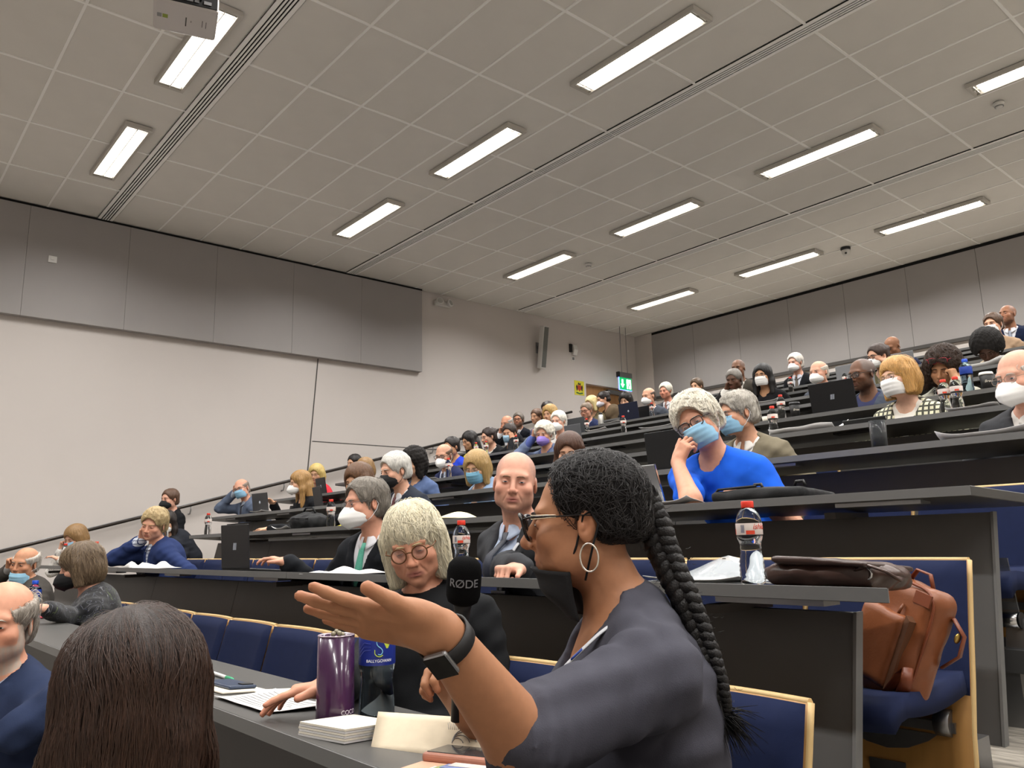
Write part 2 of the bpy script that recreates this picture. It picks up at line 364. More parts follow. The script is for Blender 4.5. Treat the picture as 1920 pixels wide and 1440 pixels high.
def smoke(x, y, lab):
    e = empty('smoke_detector', (x, y, ZC), label=lab, cat='smoke detector', group='smoke detectors on the ceiling')
    MB().lathe([(0.0, -0.055), (0.03, -0.055), (0.035, -0.05), (0.035, -0.04), (0.05, -0.035), (0.055, -0.02), (0.055, 0.0)], 18).build('head', M_white, e)
    MB().lathe([(0.036, -0.047), (0.044, -0.047), (0.044, -0.042), (0.036, -0.042)], 18, cap=False).build('vent', M_steel, e)
smoke(-2.51, 9.03, 'round white smoke detector at the right of the ceiling'); smoke(-8.66, 9.12, 'round white smoke detector in the middle of the ceiling')
e = empty('dome_camera', (-5.69, 11.88, ZC), label='small white dome camera hanging below the ceiling', cat='camera')
MB().lathe([(0.0, -0.13), (0.045, -0.12), (0.06, -0.09), (0.065, -0.05), (0.065, -0.04)], 16).build('dome', M_white, e)
MB().lathe([(0.066, -0.04), (0.075, -0.03), (0.075, 0.0)], 16, cap=False).build('collar', M_black, e); MB().ico((0.02, -0.045, -0.10), 0.018).build('lens', M_black, e)
# projector hung from the ceiling
pj = empty('projector', tuple(atZ(350, 44, CZ+3.70)), math.radians(74), label='white projector hanging below the front ceiling lamp', cat='projector'); pj.scale = (1.0, 1.4, 1.0)
M_pj = mat('projector shell', '#cfcac8', 0.45); 
prof = [(-0.15, 0.0), (0.10, 0.0), (0.15, 0.045), (0.15, 0.12), (-0.15, 0.12)]
b = MB().prism(prof, -0.22, 0.20).build('shell', M_pj, pj); bevel(b, 0.018, 3)
MB().box((-0.12, -0.156, 0.012), (0.19, -0.150, 0.105)).build('socket_panel', M_dark, pj)
for i in range(5): MB().box((-0.205+i*0.016, -0.156, 0.012), (-0.197+i*0.016, -0.150, 0.105)).build('vent_slat', M_trim, pj)
for i, (a, c_) in enumerate(((-0.06, 0.02), (-0.02, 0.05), (0.04, 0.03), (0.1, 0.05))): MB().box((a, -0.160, 0.03), (a+c_, -0.156, 0.055)).build('socket', M_steel, pj)
MB().box((-0.16, -0.04, -0.001), (-0.125, -0.01, 0.0005)).build('label_sticker', mat('sticker green', '#8b9a3c', 0.6), pj)
MB().box((-0.195, -0.04, -0.001), (-0.165, -0.01, 0.0005)).build('label_sticker', M_steel, pj)
text_obj('brand_mark', 'PROMETHEAN', 0.022, M_trim, pj, Matrix.Translation((0.0, -0.02, -0.001)) @ Matrix.Rotation(math.pi, 4, 'X') @ Matrix.Rotation(math.pi/2, 4, 'Z')) if False else None
for k, (x_, y_, l_) in enumerate(((-0.01, -0.05, 0.075), (0.025, -0.03, 0.015), (0.1, -0.05, 0.055), (0.125, -0.045, 0.055))):
    MB().box((x_, y_, -0.001), (x_+(0.008 if k == 0 else 0.004), y_+l_, 0.0005)).build('printed_mark', M_trim, pj)
MB().lathe([(0.03, 0.12), (0.03, 0.75)], 14).box((-0.1, -0.1, 0.118), (0.1, 0.1, 0.128)).build('mount_pole', M_white, pj)
MB().tube([(0.08, -0.155, 0.05), (0.07, -0.21, 0.09), (0.05, -0.17, 0.2), (0.03, -0.02, 0.4), (0.03, 0, 0.74)], 0.006, 6).build('cable', M_black, pj)
MB().tube([(0.02, -0.155, 0.05), (0.0, -0.19, 0.1), (0.0, -0.1, 0.3), (0.0, -0.02, 0.5), (0.0, 0, 0.74)], 0.005, 6).build('cable', M_black, pj)
# ------------------------------------------------------------------ desks
M_desk = mat('charcoal desk laminate', '#484745', 0.42, noise=0.03, nscale=20, bump=0.03, bscale=600)
M_front = mat('charcoal front panel', '#565554', 0.5, noise=0.03, nscale=12)
M_edge = mat('grey desk edging', '#6b6b6a', 0.45)
ordn = ['', 'first', 'second', 'third', 'fourth', 'fifth', 'sixth', 'seventh', 'eighth', 'ninth', 'tenth', 'eleventh', 'twelfth']
XEND = {1: (-8.2, 0.3), 2: (-9.3, -0.772), 3: (-7.55, -0.931), 4: (-9.75, -0.5)}
XEND.update({k: (-10.0, -0.5) for k in range(5, 13)})
TILT = 0.23
ENDCUT = {2: -0.3, 3: 0.07}
PEND = {2: -0.972, 3: -0.968}
RC = 0.24     # how far the front panel stands back from the desk edge
for n in range(1, 13):
    x0, x1 = XEND[n]
    e = empty('desk_row', (0, ROWY(n), FLOORZ(n)), label='%s long charcoal desk from the front%s' % (ordn[n], {1: ', with the purple cup on it', 2: ', with the brown leather bag on it', 3: ', with a black bag beside the blue shirt'}.get(n, ', counted up the raked hall')), cat='desk', group='long fixed desks')
    # top in segments
    joints = [x1]
    first = x1-2.75 if n != 1 else -2.9
    xx = first
    while xx > x0+0.8: joints.append(xx); xx -= 2.75
    joints.append(x0)
    for a, b in zip(joints[1:], joints[:-1]):
        # the top slopes gently down towards the sitter; the aisle end is cut at an angle
        e0 = ENDCUT.get(n, 0.0) if b == x1 else 0.0
        def slab(z0, z1, y0, y1):
            zz = lambda y: -0.0757*y
            P = [(a+0.0015, y0), (b-0.0015+e0*max(y0, 0)/0.37, y0), (b-0.0015+e0*y1/0.37, y1), (a+0.0015, y1)]
            return MB().add([(x_, y_, z0+zz(y_)) for x_, y_ in P]+[(x_, y_, z1+zz(y_)) for x_, y_ in P], [(0, 3, 2, 1), (4, 5, 6, 7), (0, 1, 5, 4), (1, 2, 6, 5), (2, 3, 7, 6), (3, 0, 4, 7)])
        o = slab(0.71, 0.74, 0, 0.37).build('tabletop', [M_desk], e); bevel(o, 0.002, 1)
        slab(0.711, 0.739, -0.003, 0.0).build('edging', M_edge, o)
    # leaning front panels
    inset = 0.06 if n != 2 else 0.075
    px = [PEND.get(n, x1-inset)]; xx = first+0.35
    while xx > x0+0.7: px.append(xx); xx -= 1.5
    px.append(x0+0.06)
    for a, b in zip(px[1:], px[:-1]):
        q = [(RC, 0.665), (RC+0.025, 0.665), (RC+0.025-0.665*TILT, 0.0), (RC-0.665*TILT, 0.0)]
        MB().prism(q, a+0.0025, b-0.0025).build('front_panel', M_front, e)
    MB().prism([(RC-0.005, 0.667), (RC+0.027, 0.667), (RC+0.027-0.667*TILT, 0.0), (RC-0.005-0.667*TILT, 0.0)], px[0]-0.002, px[0]+0.006).build('end_edging', M_edge, e)
    # steel carriers, cable tray and socket units under the top
    xx = x1-0.3
    while xx > x0+0.3:
        MB().box((xx-0.14, 0.03, 0.695), (xx+0.14, 0.10, 0.708)).build('socket_unit', M_steel if n < 5 else M_dark, e); xx -= 1.375
    xx = x1-0.5
    while xx > x0:
        MB().box((xx-0.02, 0.16, 0.0), (xx+0.02, 0.34, 0.05)).box((xx-0.02, 0.275, 0.05), (xx+0.02, 0.32, 0.66)).box((xx-0.02, 0.10, 0.66), (xx+0.02, 0.34, 0.682)).build('pedestal', M_trim, e); xx -= 2.6
# ------------------------------------------------------------------ seats
M_navy = mat('navy upholstery', '#1a2342', 0.85, noise=0.06, nscale=30, bump=0.25, bscale=900, spec=0.2)
M_ply = mat('beech plywood', '#a97d45', 0.45, noise=0.08, nscale=5, stretch=(8, 1, 0.7))
M_plyedge = mat('plywood edge', '#cfb07a', 0.5)
SWD = 0.47
def seat_meshes():
    # origin on the floor under the seat hinge, sitter faces -y
    def back(u, z0=0.0):   # profile of the back shell from low to high: (y, z)
        P = [(-0.02, 0.20), (0.0, 0.34), (0.035, 0.46), (0.075, 0.62), (0.115, 0.77)]
        t = u*(len(P)-1); i = min(int(t), len(P)-2); f = t-i; return (P[i][0]*(1-f)+P[i+1][0]*f, P[i][1]*(1-f)+P[i+1][1]*f)
    hw = SWD/2-0.006
    def shell(u, v):
        y, z = back(v); x = (u*2-1)*hw; return (x, y-0.02*(abs(u*2-1)**2), z)
    sh = MB().sheet(lambda u, v: shell(1-u, v), 9, 13, thick=-0.018)
    ed = MB()
    for s in (0, 1):
        pts = [np.array(shell(s, k/12))+np.array([0, 0.009, 0]) for k in range(13)]
        ed.tube(pts, 0.0085, 6)
    ed.tube([np.array(shell(k/8, 1.0))+np.array([0, 0.009, 0]) for k in range(9)], 0.0085, 6)
    def pad(u, v):
        vv = 0.44+0.56*v; p = np.array(shell(-0.004+1.008*u, vv)); e_ = (min(u, 1-u)*30); e2 = min(v, 1-v)*24
        k = min(1, e_)*min(1, e2); return p+np.array([0, -0.011-0.022*math.sqrt(max(0, k)), 0])
    pd = MB().sheet(pad, 17, 15)
    pn = MB()
    def pan(u, v):
        x = (u*2-1)*(hw-0.004); y = -0.42+0.42*v; z = 0.43-0.02*math.sin(math.pi*v)*1.0-0.035*max(0, (0.18-v)/0.18)**2+0.008*abs(u*2-1)**2; return (x, y, z)
    pn.sheet(pan, 11, 13, thick=-0.055)
    hg = MB()
    for s in (-1, 1): hg.tube([(s*(hw-0.05), 0.0, 0.355), (s*(hw-0.09), 0.0, 0.355)], 0.035, 12)
    hg.box((-hw+0.04, -0.02, 0.335), (hw-0.04, 0.02, 0.36)); 
    bm = MB().box((-SWD/2, -0.01, 0.24), (SWD/2, 0.07, 0.325))
    lg = MB().box((-0.05, -0.02, 0.0), (0.05, 0.08, 0.24)).box((-0.10, -0.06, 0.0), (0.10, 0.12, 0.012))
    return dict(shell=sh.mesh('shell', M_ply), shell_edge=ed.mesh('shell_edge', M_plyedge), back_pad=pd.mesh('back_pad', M_navy), seat_pan=pn.mesh('seat_pan', M_navy), hinge=hg.mesh('hinge', M_steel), beam=bm.mesh('beam', M_steel), leg=lg.mesh('leg', M_steel))
SM = seat_meshes()
def seat(x, n, label, tip=False, group=None):
    e = empty('lecture_seat', (x, ROWY(n)+0.67 if n else ROWY(1)-0.25, FLOORZ(n) if n else 0.0), label=label, cat='seat', group=group or 'navy seats of the %s row' % ordn[n])
    for k, me in SM.items():
        o = put(k, me, e)
        if k == 'seat_pan' and tip: o.location = (0, -0.055, 0.435); o.rotation_euler = (math.radians(-72), 0, 0); o.location = (0, 0.10, 0.30)
    return e
# ------------------------------------------------------------------ implicit surfaces (smooth unions meshed with surface nets)
F32 = np.float32
class Field:
    FAR = 0.07
    def __init__(s, xs, ys, zs, D=None):
        s.xs, s.ys, s.zs = (np.asarray(a, F32) for a in (xs, ys, zs))
        s.D = np.full((len(xs), len(ys), len(zs)), s.FAR, F32) if D is None else D
    def copy(s): return Field(s.xs, s.ys, s.zs, s.D.copy())
    def sub_box(s, lo, hi):
        r = []
        for a, l, h in zip((s.xs, s.ys, s.zs), lo, hi):
            i = int(np.searchsorted(a, l)); j = int(np.searchsorted(a, h)); r.append(slice(max(i-1, 0), min(j+1, len(a))))
        return tuple(r)
    def grid(s, b): return s.xs[b[0]][:, None, None], s.ys[b[1]][None, :, None], s.zs[b[2]][None, None, :]
    def op(s, prim, k=0.01, mode='u'):
        fn, lo, hi = prim; m = 0.045+k
        b = s.sub_box(np.asarray(lo)-m, np.asarray(hi)+m)
        if any(q.stop <= q.start for q in b): return s
        d = fn(*s.grid(b)).astype(F32); a = s.D[b]
        if mode == 'u':
            h = np.clip(0.5+0.5*(a-d)/k, 0, 1); s.D[b] = a*(1-h)+d*h-k*h*(1-h)
        elif mode == 's':
            d = -d; h = np.clip(0.5+0.5*(d-a)/k, 0, 1); s.D[b] = a*(1-h)+d*h+k*h*(1-h)
        return s
    def mesh(s):
        D = s.D; N = D < 0
        c = np.zeros(tuple(n-1 for n in D.shape), np.int8)
        offs = [(i, j, k) for i in (0, 1) for j in (0, 1) for k in (0, 1)]
        for i, j, k in offs: c += N[i:D.shape[0]-1+i, j:D.shape[1]-1+j, k:D.shape[2]-1+k]
        act = (c > 0) & (c < 8); I, J, K = np.nonzero(act); n = len(I)
        if n == 0: return np.zeros((0, 3)), np.zeros((0, 4), int)
        idx = np.full(act.shape, -1, np.int32); idx[I, J, K] = np.arange(n)
        val = {o: D[I+o[0], J+o[1], K+o[2]] for o in offs}
        pos = {o: np.stack([s.xs[I+o[0]], s.ys[J+o[1]], s.zs[K+o[2]]], 1) for o in offs}
        acc = np.zeros((n, 3), F32); cnt = np.zeros(n, F32)
        for a in offs:
            for ax in range(3):
                if a[ax]: continue
                b = list(a); b[ax] = 1; b = tuple(b); va, vb = val[a], val[b]; m = (va < 0) != (vb < 0)
                t = np.where(m, va/np.where(va-vb == 0, 1, va-vb), 0)[:, None]
                acc += np.where(m[:, None], pos[a]+t*(pos[b]-pos[a]), 0); cnt += m
        V = acc/cnt[:, None]; F = []
        for ax in range(3):
            sl0 = [slice(1, -1)]*3; sl1 = [slice(1, -1)]*3; sl0[ax] = slice(0, -1); sl1[ax] = slice(1, None)
            A, B = N[tuple(sl0)], N[tuple(sl1)]
            e = np.nonzero(A != B); E = [q.copy() for q in e]
            for d in range(3):
                if d != ax: E[d] = E[d]+1
            u, w_ = [(1, 2), (2, 0), (0, 1)][ax]
            def cell(du, dw):
                q = [x.copy() for x in E]; q[u] = q[u]+du; q[w_] = q[w_]+dw; return idx[q[0], q[1], q[2]]
            Q = np.stack([cell(-1, -1), cell(0, -1), cell(0, 0), cell(-1, 0)], 1)
            fl = B[e]; Q[fl] = Q[fl][:, ::-1]
            F.append(Q)
        F = np.concatenate(F); F = F[(F >= 0).all(1)]
        return V, F
def rel(R, c): 
    R = np.asarray(R, float); c = np.asarray(c, float)
    def f(x, y, z):
        x, y, z = x-F32(c[0]), y-F32(c[1]), z-F32(c[2])
        return [F32(R[0, i])*x+F32(R[1, i])*y+F32(R[2, i])*z for i in range(3)]
    return f
I3 = np.eye(3)
def ell(c, r, R=I3):
    r = np.asarray(r, float); g = rel(R, c); m = r.max() if np.any(R != I3) else r
    def fn(x, y, z):
        a, b, d = g(x, y, z); k0 = np.sqrt((a/F32(r[0]))**2+(b/F32(r[1]))**2+(d/F32(r[2]))**2); k1 = np.sqrt((a/F32(r[0]**2))**2+(b/F32(r[1]**2))**2+(d/F32(r[2]**2))**2)
        return k0*(k0-1)/np.maximum(k1, 1e-6)
    return fn, np.asarray(c)-m, np.asarray(c)+m
def cap(a, b, ra, rb=None):
    a = np.asarray(a, float); b = np.asarray(b, float); rb = ra if rb is None else rb; d = b-a; dd = max(d@d, 1e-9)
    def fn(x, y, z):
        t = np.clip(((x-F32(a[0]))*F32(d[0])+(y-F32(a[1]))*F32(d[1])+(z-F32(a[2]))*F32(d[2]))/F32(dd), 0, 1)
        return np.sqrt((x-F32(a[0])-t*F32(d[0]))**2+(y-F32(a[1])-t*F32(d[1]))**2+(z-F32(a[2])-t*F32(d[2]))**2)-(F32(ra)+t*F32(rb-ra))
    m = max(ra, rb); return fn, np.minimum(a, b)-m, np.maximum(a, b)+m
def rbox(c, h, R=I3, r=0.005):
    h = np.asarray(h, float); g = rel(R, c); m = np.linalg.norm(h) if np.any(np.asarray(R) != I3) else h
    def fn(x, y, z):
        q = [np.abs(v)-F32(hh-r) for v, hh in zip(g(x, y, z), h)]
        return np.sqrt(sum(np.maximum(v, 0)**2 for v in q))+np.minimum(np.maximum(np.maximum(q[0], q[1]), q[2]), 0)-F32(r)
    return fn, np.asarray(c)-m, np.asarray(c)+m
def xform(prim, R, c, s=1.0):
    """a primitive given in a local frame, moved by rotation R, scale s and offset c"""
    fn, lo, hi = prim; R = np.asarray(R, float); c = np.asarray(c, float); g = rel(R, c)
    def f(x, y, z):
        a, b, d = g(x, y, z); return fn(a/F32(s), b/F32(s), d/F32(s))*F32(s)
    C = np.array([[lo[i] if (k >> i) & 1 == 0 else hi[i] for i in range(3)] for k in range(8)])*s @ R.T+c
    return f, C.min(0), C.max(0)
def axis(lo, hi, res, fine=()):
    """coordinates from lo to hi with step res, finer inside the given (a, b, step) ranges"""
    out = [lo]
    while out[-1] < hi:
        x = out[-1]; st = res
        for a, b, r_ in fine:
            if a-res <= x <= b: st = min(st, r_)
        out.append(x+st)
    return np.array(out)
def npmesh(name, V, F, mats, col=None, mi=None):
    me = bpy.data.meshes.new(name); n, m = len(V), len(F); k = F.shape[1]
    me.vertices.add(n); me.vertices.foreach_set('co', np.asarray(V, F32).ravel())
    me.loops.add(m*k); me.loops.foreach_set('vertex_index', np.asarray(F, np.int32).ravel())
    me.polygons.add(m); me.polygons.foreach_set('loop_start', np.arange(0, m*k, k, dtype=np.int32)); me.polygons.foreach_set('loop_total', np.full(m, k, np.int32))
    if mi is not None: me.polygons.foreach_set('material_index', np.asarray(mi, np.int32))
    me.update(calc_edges=True)
    if col is not None:
        a = me.color_attributes.new('Col', 'FLOAT_COLOR', 'POINT'); c4 = np.ones((n, 4), F32); c4[:, :3] = col; a.data.foreach_set('color', c4.ravel())
    for q in (mats if isinstance(mats, (list, tuple)) else [mats]): me.materials.append(q)
    return me
def smooth_mesh(V, F, it=1, lam=0.5):
    for _ in range(it):
        acc = np.zeros_like(V); cnt = np.zeros(len(V), F32)
        for a in range(4):
            for b in ((a+1) % 4, (a+3) % 4):
                for d in range(3): acc[:, d] += np.bincount(F[:, a], V[F[:, b], d], len(V))
                cnt += np.bincount(F[:, a], minlength=len(V))
        V = V*(1-lam)+lam*acc/np.maximum(cnt, 1)[:, None]
    return V
def coarsen(V, F, fine, size=0.026):
    """merge the vertices outside the mask FINE into clusters: thins out what clothes hide"""
    n = len(V); key = np.floor(V/size).astype(np.int64); key = (key[:, 0]+2000)*4000*4000+(key[:, 1]+2000)*4000+key[:, 2]+2000
    key = np.where(fine, -1-np.arange(n), key); u, inv = np.unique(key, return_inverse=True); inv = inv.ravel()
    cnt = np.bincount(inv, minlength=len(u)); W_ = np.stack([np.bincount(inv, V[:, i], len(u)) for i in range(3)], 1)/cnt[:, None]
    T = np.concatenate([F[:, [0, 1, 2]], F[:, [0, 2, 3]]]); T = inv[T]
    ok = (T[:, 0] != T[:, 1]) & (T[:, 1] != T[:, 2]) & (T[:, 0] != T[:, 2]); T = T[ok]
    s = np.sort(T, 1); _, i = np.unique(s, axis=0, return_index=True); T = T[np.sort(i)]
    return W_, T
def vnoise(P, scale, seed=0):
    """cheap smooth noise from summed sines, in -1..1"""
    r = np.random.RandomState(seed); s = np.zeros(len(P))
    for i in range(6):
        k = r.normal(size=3)*scale*(1+0.4*i); s += np.sin(P @ k+r.rand()*6.28)/(1+0.3*i)
    return s/3.2
def Rx(a): c, s = math.cos(a), math.sin(a); return np.array([[1, 0, 0], [0, c, -s], [0, s, c]])
def Ry(a): c, s = math.cos(a), math.sin(a); return np.array([[c, 0, s], [0, 1, 0], [-s, 0, c]])
def Rz(a): c, s = math.cos(a), math.sin(a); return np.array([[c, -s, 0], [s, c, 0], [0, 0, 1]])
def unit(v): v = np.asarray(v, float); return v/(np.linalg.norm(v)+1e-12)

# ------------------------------------------------------------------ heads: face looks along -y, eyes at z = 0, chin at -0.115, crown at +0.115
def head_prims(fat=0.0, age=0.3, fem=0.0, nose=1.0, hi=True):
    w_ = 1+0.35*fat; P = []
    P.append((ell((0, 0.018, 0.036), (0.077, 0.097, 0.080)), 0.02, 'u'))
    P.append((ell((0, -0.022, -0.022), (0.066*w_, 0.070, 0.080)), 0.03, 'u'))
    P.append((ell((0, -0.036, -0.072), (0.052*w_, 0.050, 0.042)), 0.03, 'u'))
    P.append((ell((0, -0.074, -0.099), (0.020+0.004*(1-fem), 0.017, 0.016)), 0.022, 'u'))
    for s in (-1, 1):
        P.append((ell((s*0.052*w_, -0.012, -0.066), (0.014, 0.034, 0.024)), 0.03, 'u'))      # jaw angle
        P.append((ell((s*0.043*w_, -0.062, -0.030), (0.022, 0.022, 0.018)), 0.025, 'u'))    # cheekbone
    P.append((ell((0, -0.064, -0.064), (0.032, 0.030, 0.030)), 0.025, 'u'))                  # muzzle
    P.append((ell((0, -0.076, 0.020), (0.050, 0.014, 0.010+0.003*(1-fem))), 0.02, 'u'))      # brow
    for s in (-1, 1):
        P.append((ell((s*0.031, -0.100, -0.004), (0.0185, 0.019, 0.0125)), 0.012, 's'))      # socket
        P.append((ell((s*0.031, -0.0765, -0.003), (0.0145, 0.0135, 0.0115)), 0.004, 'u'))    # lids
    P.append((cap((0, -0.086, 0.012), (0, -0.108*nose**0.3, -0.034), 0.0075, 0.0105*nose), 0.010, 'u'))
    P.append((ell((0, -0.108, -0.037), (0.0125*nose, 0.011, 0.0095)), 0.006, 'u'))
    for s in (-1, 1): P.append((ell((s*0.0125*nose, -0.098, -0.041), (0.0085, 0.010, 0.0075)), 0.006, 'u'))
    if hi:
        for s in (-1, 1): P.append((ell((s*0.007, -0.104, -0.049), (0.0038, 0.006, 0.004)), 0.003, 's'))
        P.append((ell((0, -0.091, -0.0655), (0.023, 0.0085, 0.0048)), 0.004, 'u'))
        P.append((ell((0, -0.089, -0.0755), (0.019, 0.009, 0.0058)), 0.004, 'u'))
        P.append((ell((0, -0.101, -0.0703), (0.024, 0.008, 0.0013)), 0.002, 's'))
        P.append((ell((0, -0.096, -0.087), (0.018, 0.006, 0.005)), 0.008, 's'))
        if age > 0.25:
            for s in (-1, 1): P.append((cap((s*0.019, -0.098, -0.042), (s*0.034, -0.083, -0.075), 0.0022*(age+0.4), 0.001), 0.006, 's'))
    Re = Rz(0)
    for s in (-1, 1):
        R = Rz(s*0.35) @ Rx(-0.12)
        P.append((ell((s*0.079, 0.012, -0.012), (0.0065, 0.018, 0.031), R), 0.006, 'u'))
        if hi: P.append((ell((s*0.087, 0.008, -0.008), (0.006, 0.010, 0.018), R), 0.004, 's')); P.append((ell((s*0.083, 0.004, -0.014), (0.004, 0.004, 0.007), R), 0.003, 'u'))
    return P
def head_col(p, skin, lip, age, beard=None, beardcol=None, blush=0.5, scalp=None, scalpcol=None):
    """p: points in head coordinates; returns albedo"""
    x, y, z = p[:, 0], p[:, 1], p[:, 2]; c = np.tile(np.array(lin(skin)), (len(p), 1))
    g = lambda cx, cy, cz, rx, ry, rz: np.exp(-(((x-cx)/rx)**2+((y-cy)/ry)**2+((z-cz)/rz)**2))
    red = np.array([1.0, 0.62, 0.55])
    m = sum(g(s*0.042, -0.07, -0.032, 0.026, 0.04, 0.022) for s in (-1, 1))*0.45*blush+g(0, -0.112, -0.036, 0.016, 0.02, 0.014)*0.5*blush+sum(g(s*0.085, 0.01, -0.01, 0.012, 0.03, 0.035) for s in (-1, 1))*0.35*blush
    c = c*(1-m[:, None]*(1-red))
    lm = np.clip(1.6-1.1*np.sqrt((x/0.024)**2+((z+0.0705)/0.0105)**2), 0, 1)*(y < -0.07)
    c = c*(1-lm[:, None])+np.array(lin(lip))*lm[:, None]
    em = sum(np.clip(1.5-1.0*np.sqrt(((x-s*0.031)/0.019)**2+((z+0.004)/0.013)**2), 0, 1) for s in (-1, 1))*(y < -0.05)*0.16
    c = c*(1-em[:, None]*np.array([0.7, 0.9, 0.8]))
    if beard:
        n = 0.5+0.5*vnoise(p, 240, 3)
        side = np.clip((np.abs(x)-0.045)/0.015, 0, 1)*(z < 0.0)*(y < 0.005)*(y > -0.05)
        low = np.clip((-0.052-z)/0.012, 0, 1)*(y < 0.0)
        bm = np.clip(np.maximum(low, side), 0, 1)*(1-np.clip(lm*1.4, 0, 1))*beard*(0.65+0.5*n)
        bm = np.clip(bm, 0, 1)[:, None]; c = c*(1-bm)+np.array(lin(beardcol))*bm
    if scalp:
        n = 0.5+0.5*vnoise(p, 200, 5)
        a = np.clip((0.5*(y+0.01)+z-0.01)/0.02+0.5, 0, 1)*np.clip((y+0.055-0.3*(z-0.06))/0.02, 0, 1)
        sm_ = (np.clip(a, 0, 1)*scalp*(0.6+0.5*n))[:, None]; c = c*(1-sm_)+np.array(lin(scalpcol))*sm_
    return c
M_skin = mat('skin', '#d0a080', 0.5, attr=True, noise=0.05, nscale=60, bump=0.04, bscale=700, spec=0.35)
def trouser(c): return mat('trousers '+c, c, 0.85)

EYEC = {'brown': '#2c1a10', 'blue': '#50687c', 'dark': '#160d09'}
def eye_mesh(iris='brown', opening=0.6, gaze=(0, 0)):
    """an almond patch of eyeball with iris and lash line, centred on the eyeball (radius 0.0148)"""
    nu, nv = 15, 9; V = []; C = []; r = 0.0149; up_ = 0.46*opening+0.02; lo_ = 0.34*opening+0.02
    for i in range(nu):
        u = -1+2*i/(nu-1)
        for j in range(nv):
            v = j/(nv-1); az = u*0.86; k = max(0.0, 1-abs(u)**2.2); el = (-lo_*(1-v)+up_*v)*k-0.05+0.03*u*u
            V.append((r*math.sin(az)*math.cos(el), -r*math.cos(az)*math.cos(el), r*math.sin(el)))
            d = math.hypot(az-gaze[0], (el+0.02)-gaze[1])
            c = lin('#d8cfc8') if d > 0.40 else (lin(EYEC[iris]) if d > 0.19 else (0.004, 0.004, 0.004))
            if v > 0.86: c = (0.02, 0.012, 0.01)
            if v < 0.1: c = tuple(0.45*q for q in lin('#a87a66'))
            C.append(c)
    F = np.array([(i*nv+j, (i+1)*nv+j, (i+1)*nv+j+1, i*nv+j+1) for i in range(nu-1) for j in range(nv-1)])
    return np.array(V), F, np.array(C)
M_eye = mat('eye', '#ffffff', 0.15, attr=True, spec=0.6)
def hair_mat(c, curly=False):
    if curly: return mat('curly hair '+c, c, 0.7, noise=0.4, nscale=120, bump=0.9, bscale=160, spec=0.25)
    return mat('hair '+c, c, 0.48, noise=0.35, nscale=40, stretch=(5, 5, 0.5), bump=0.6, bscale=90, spec=0.45)
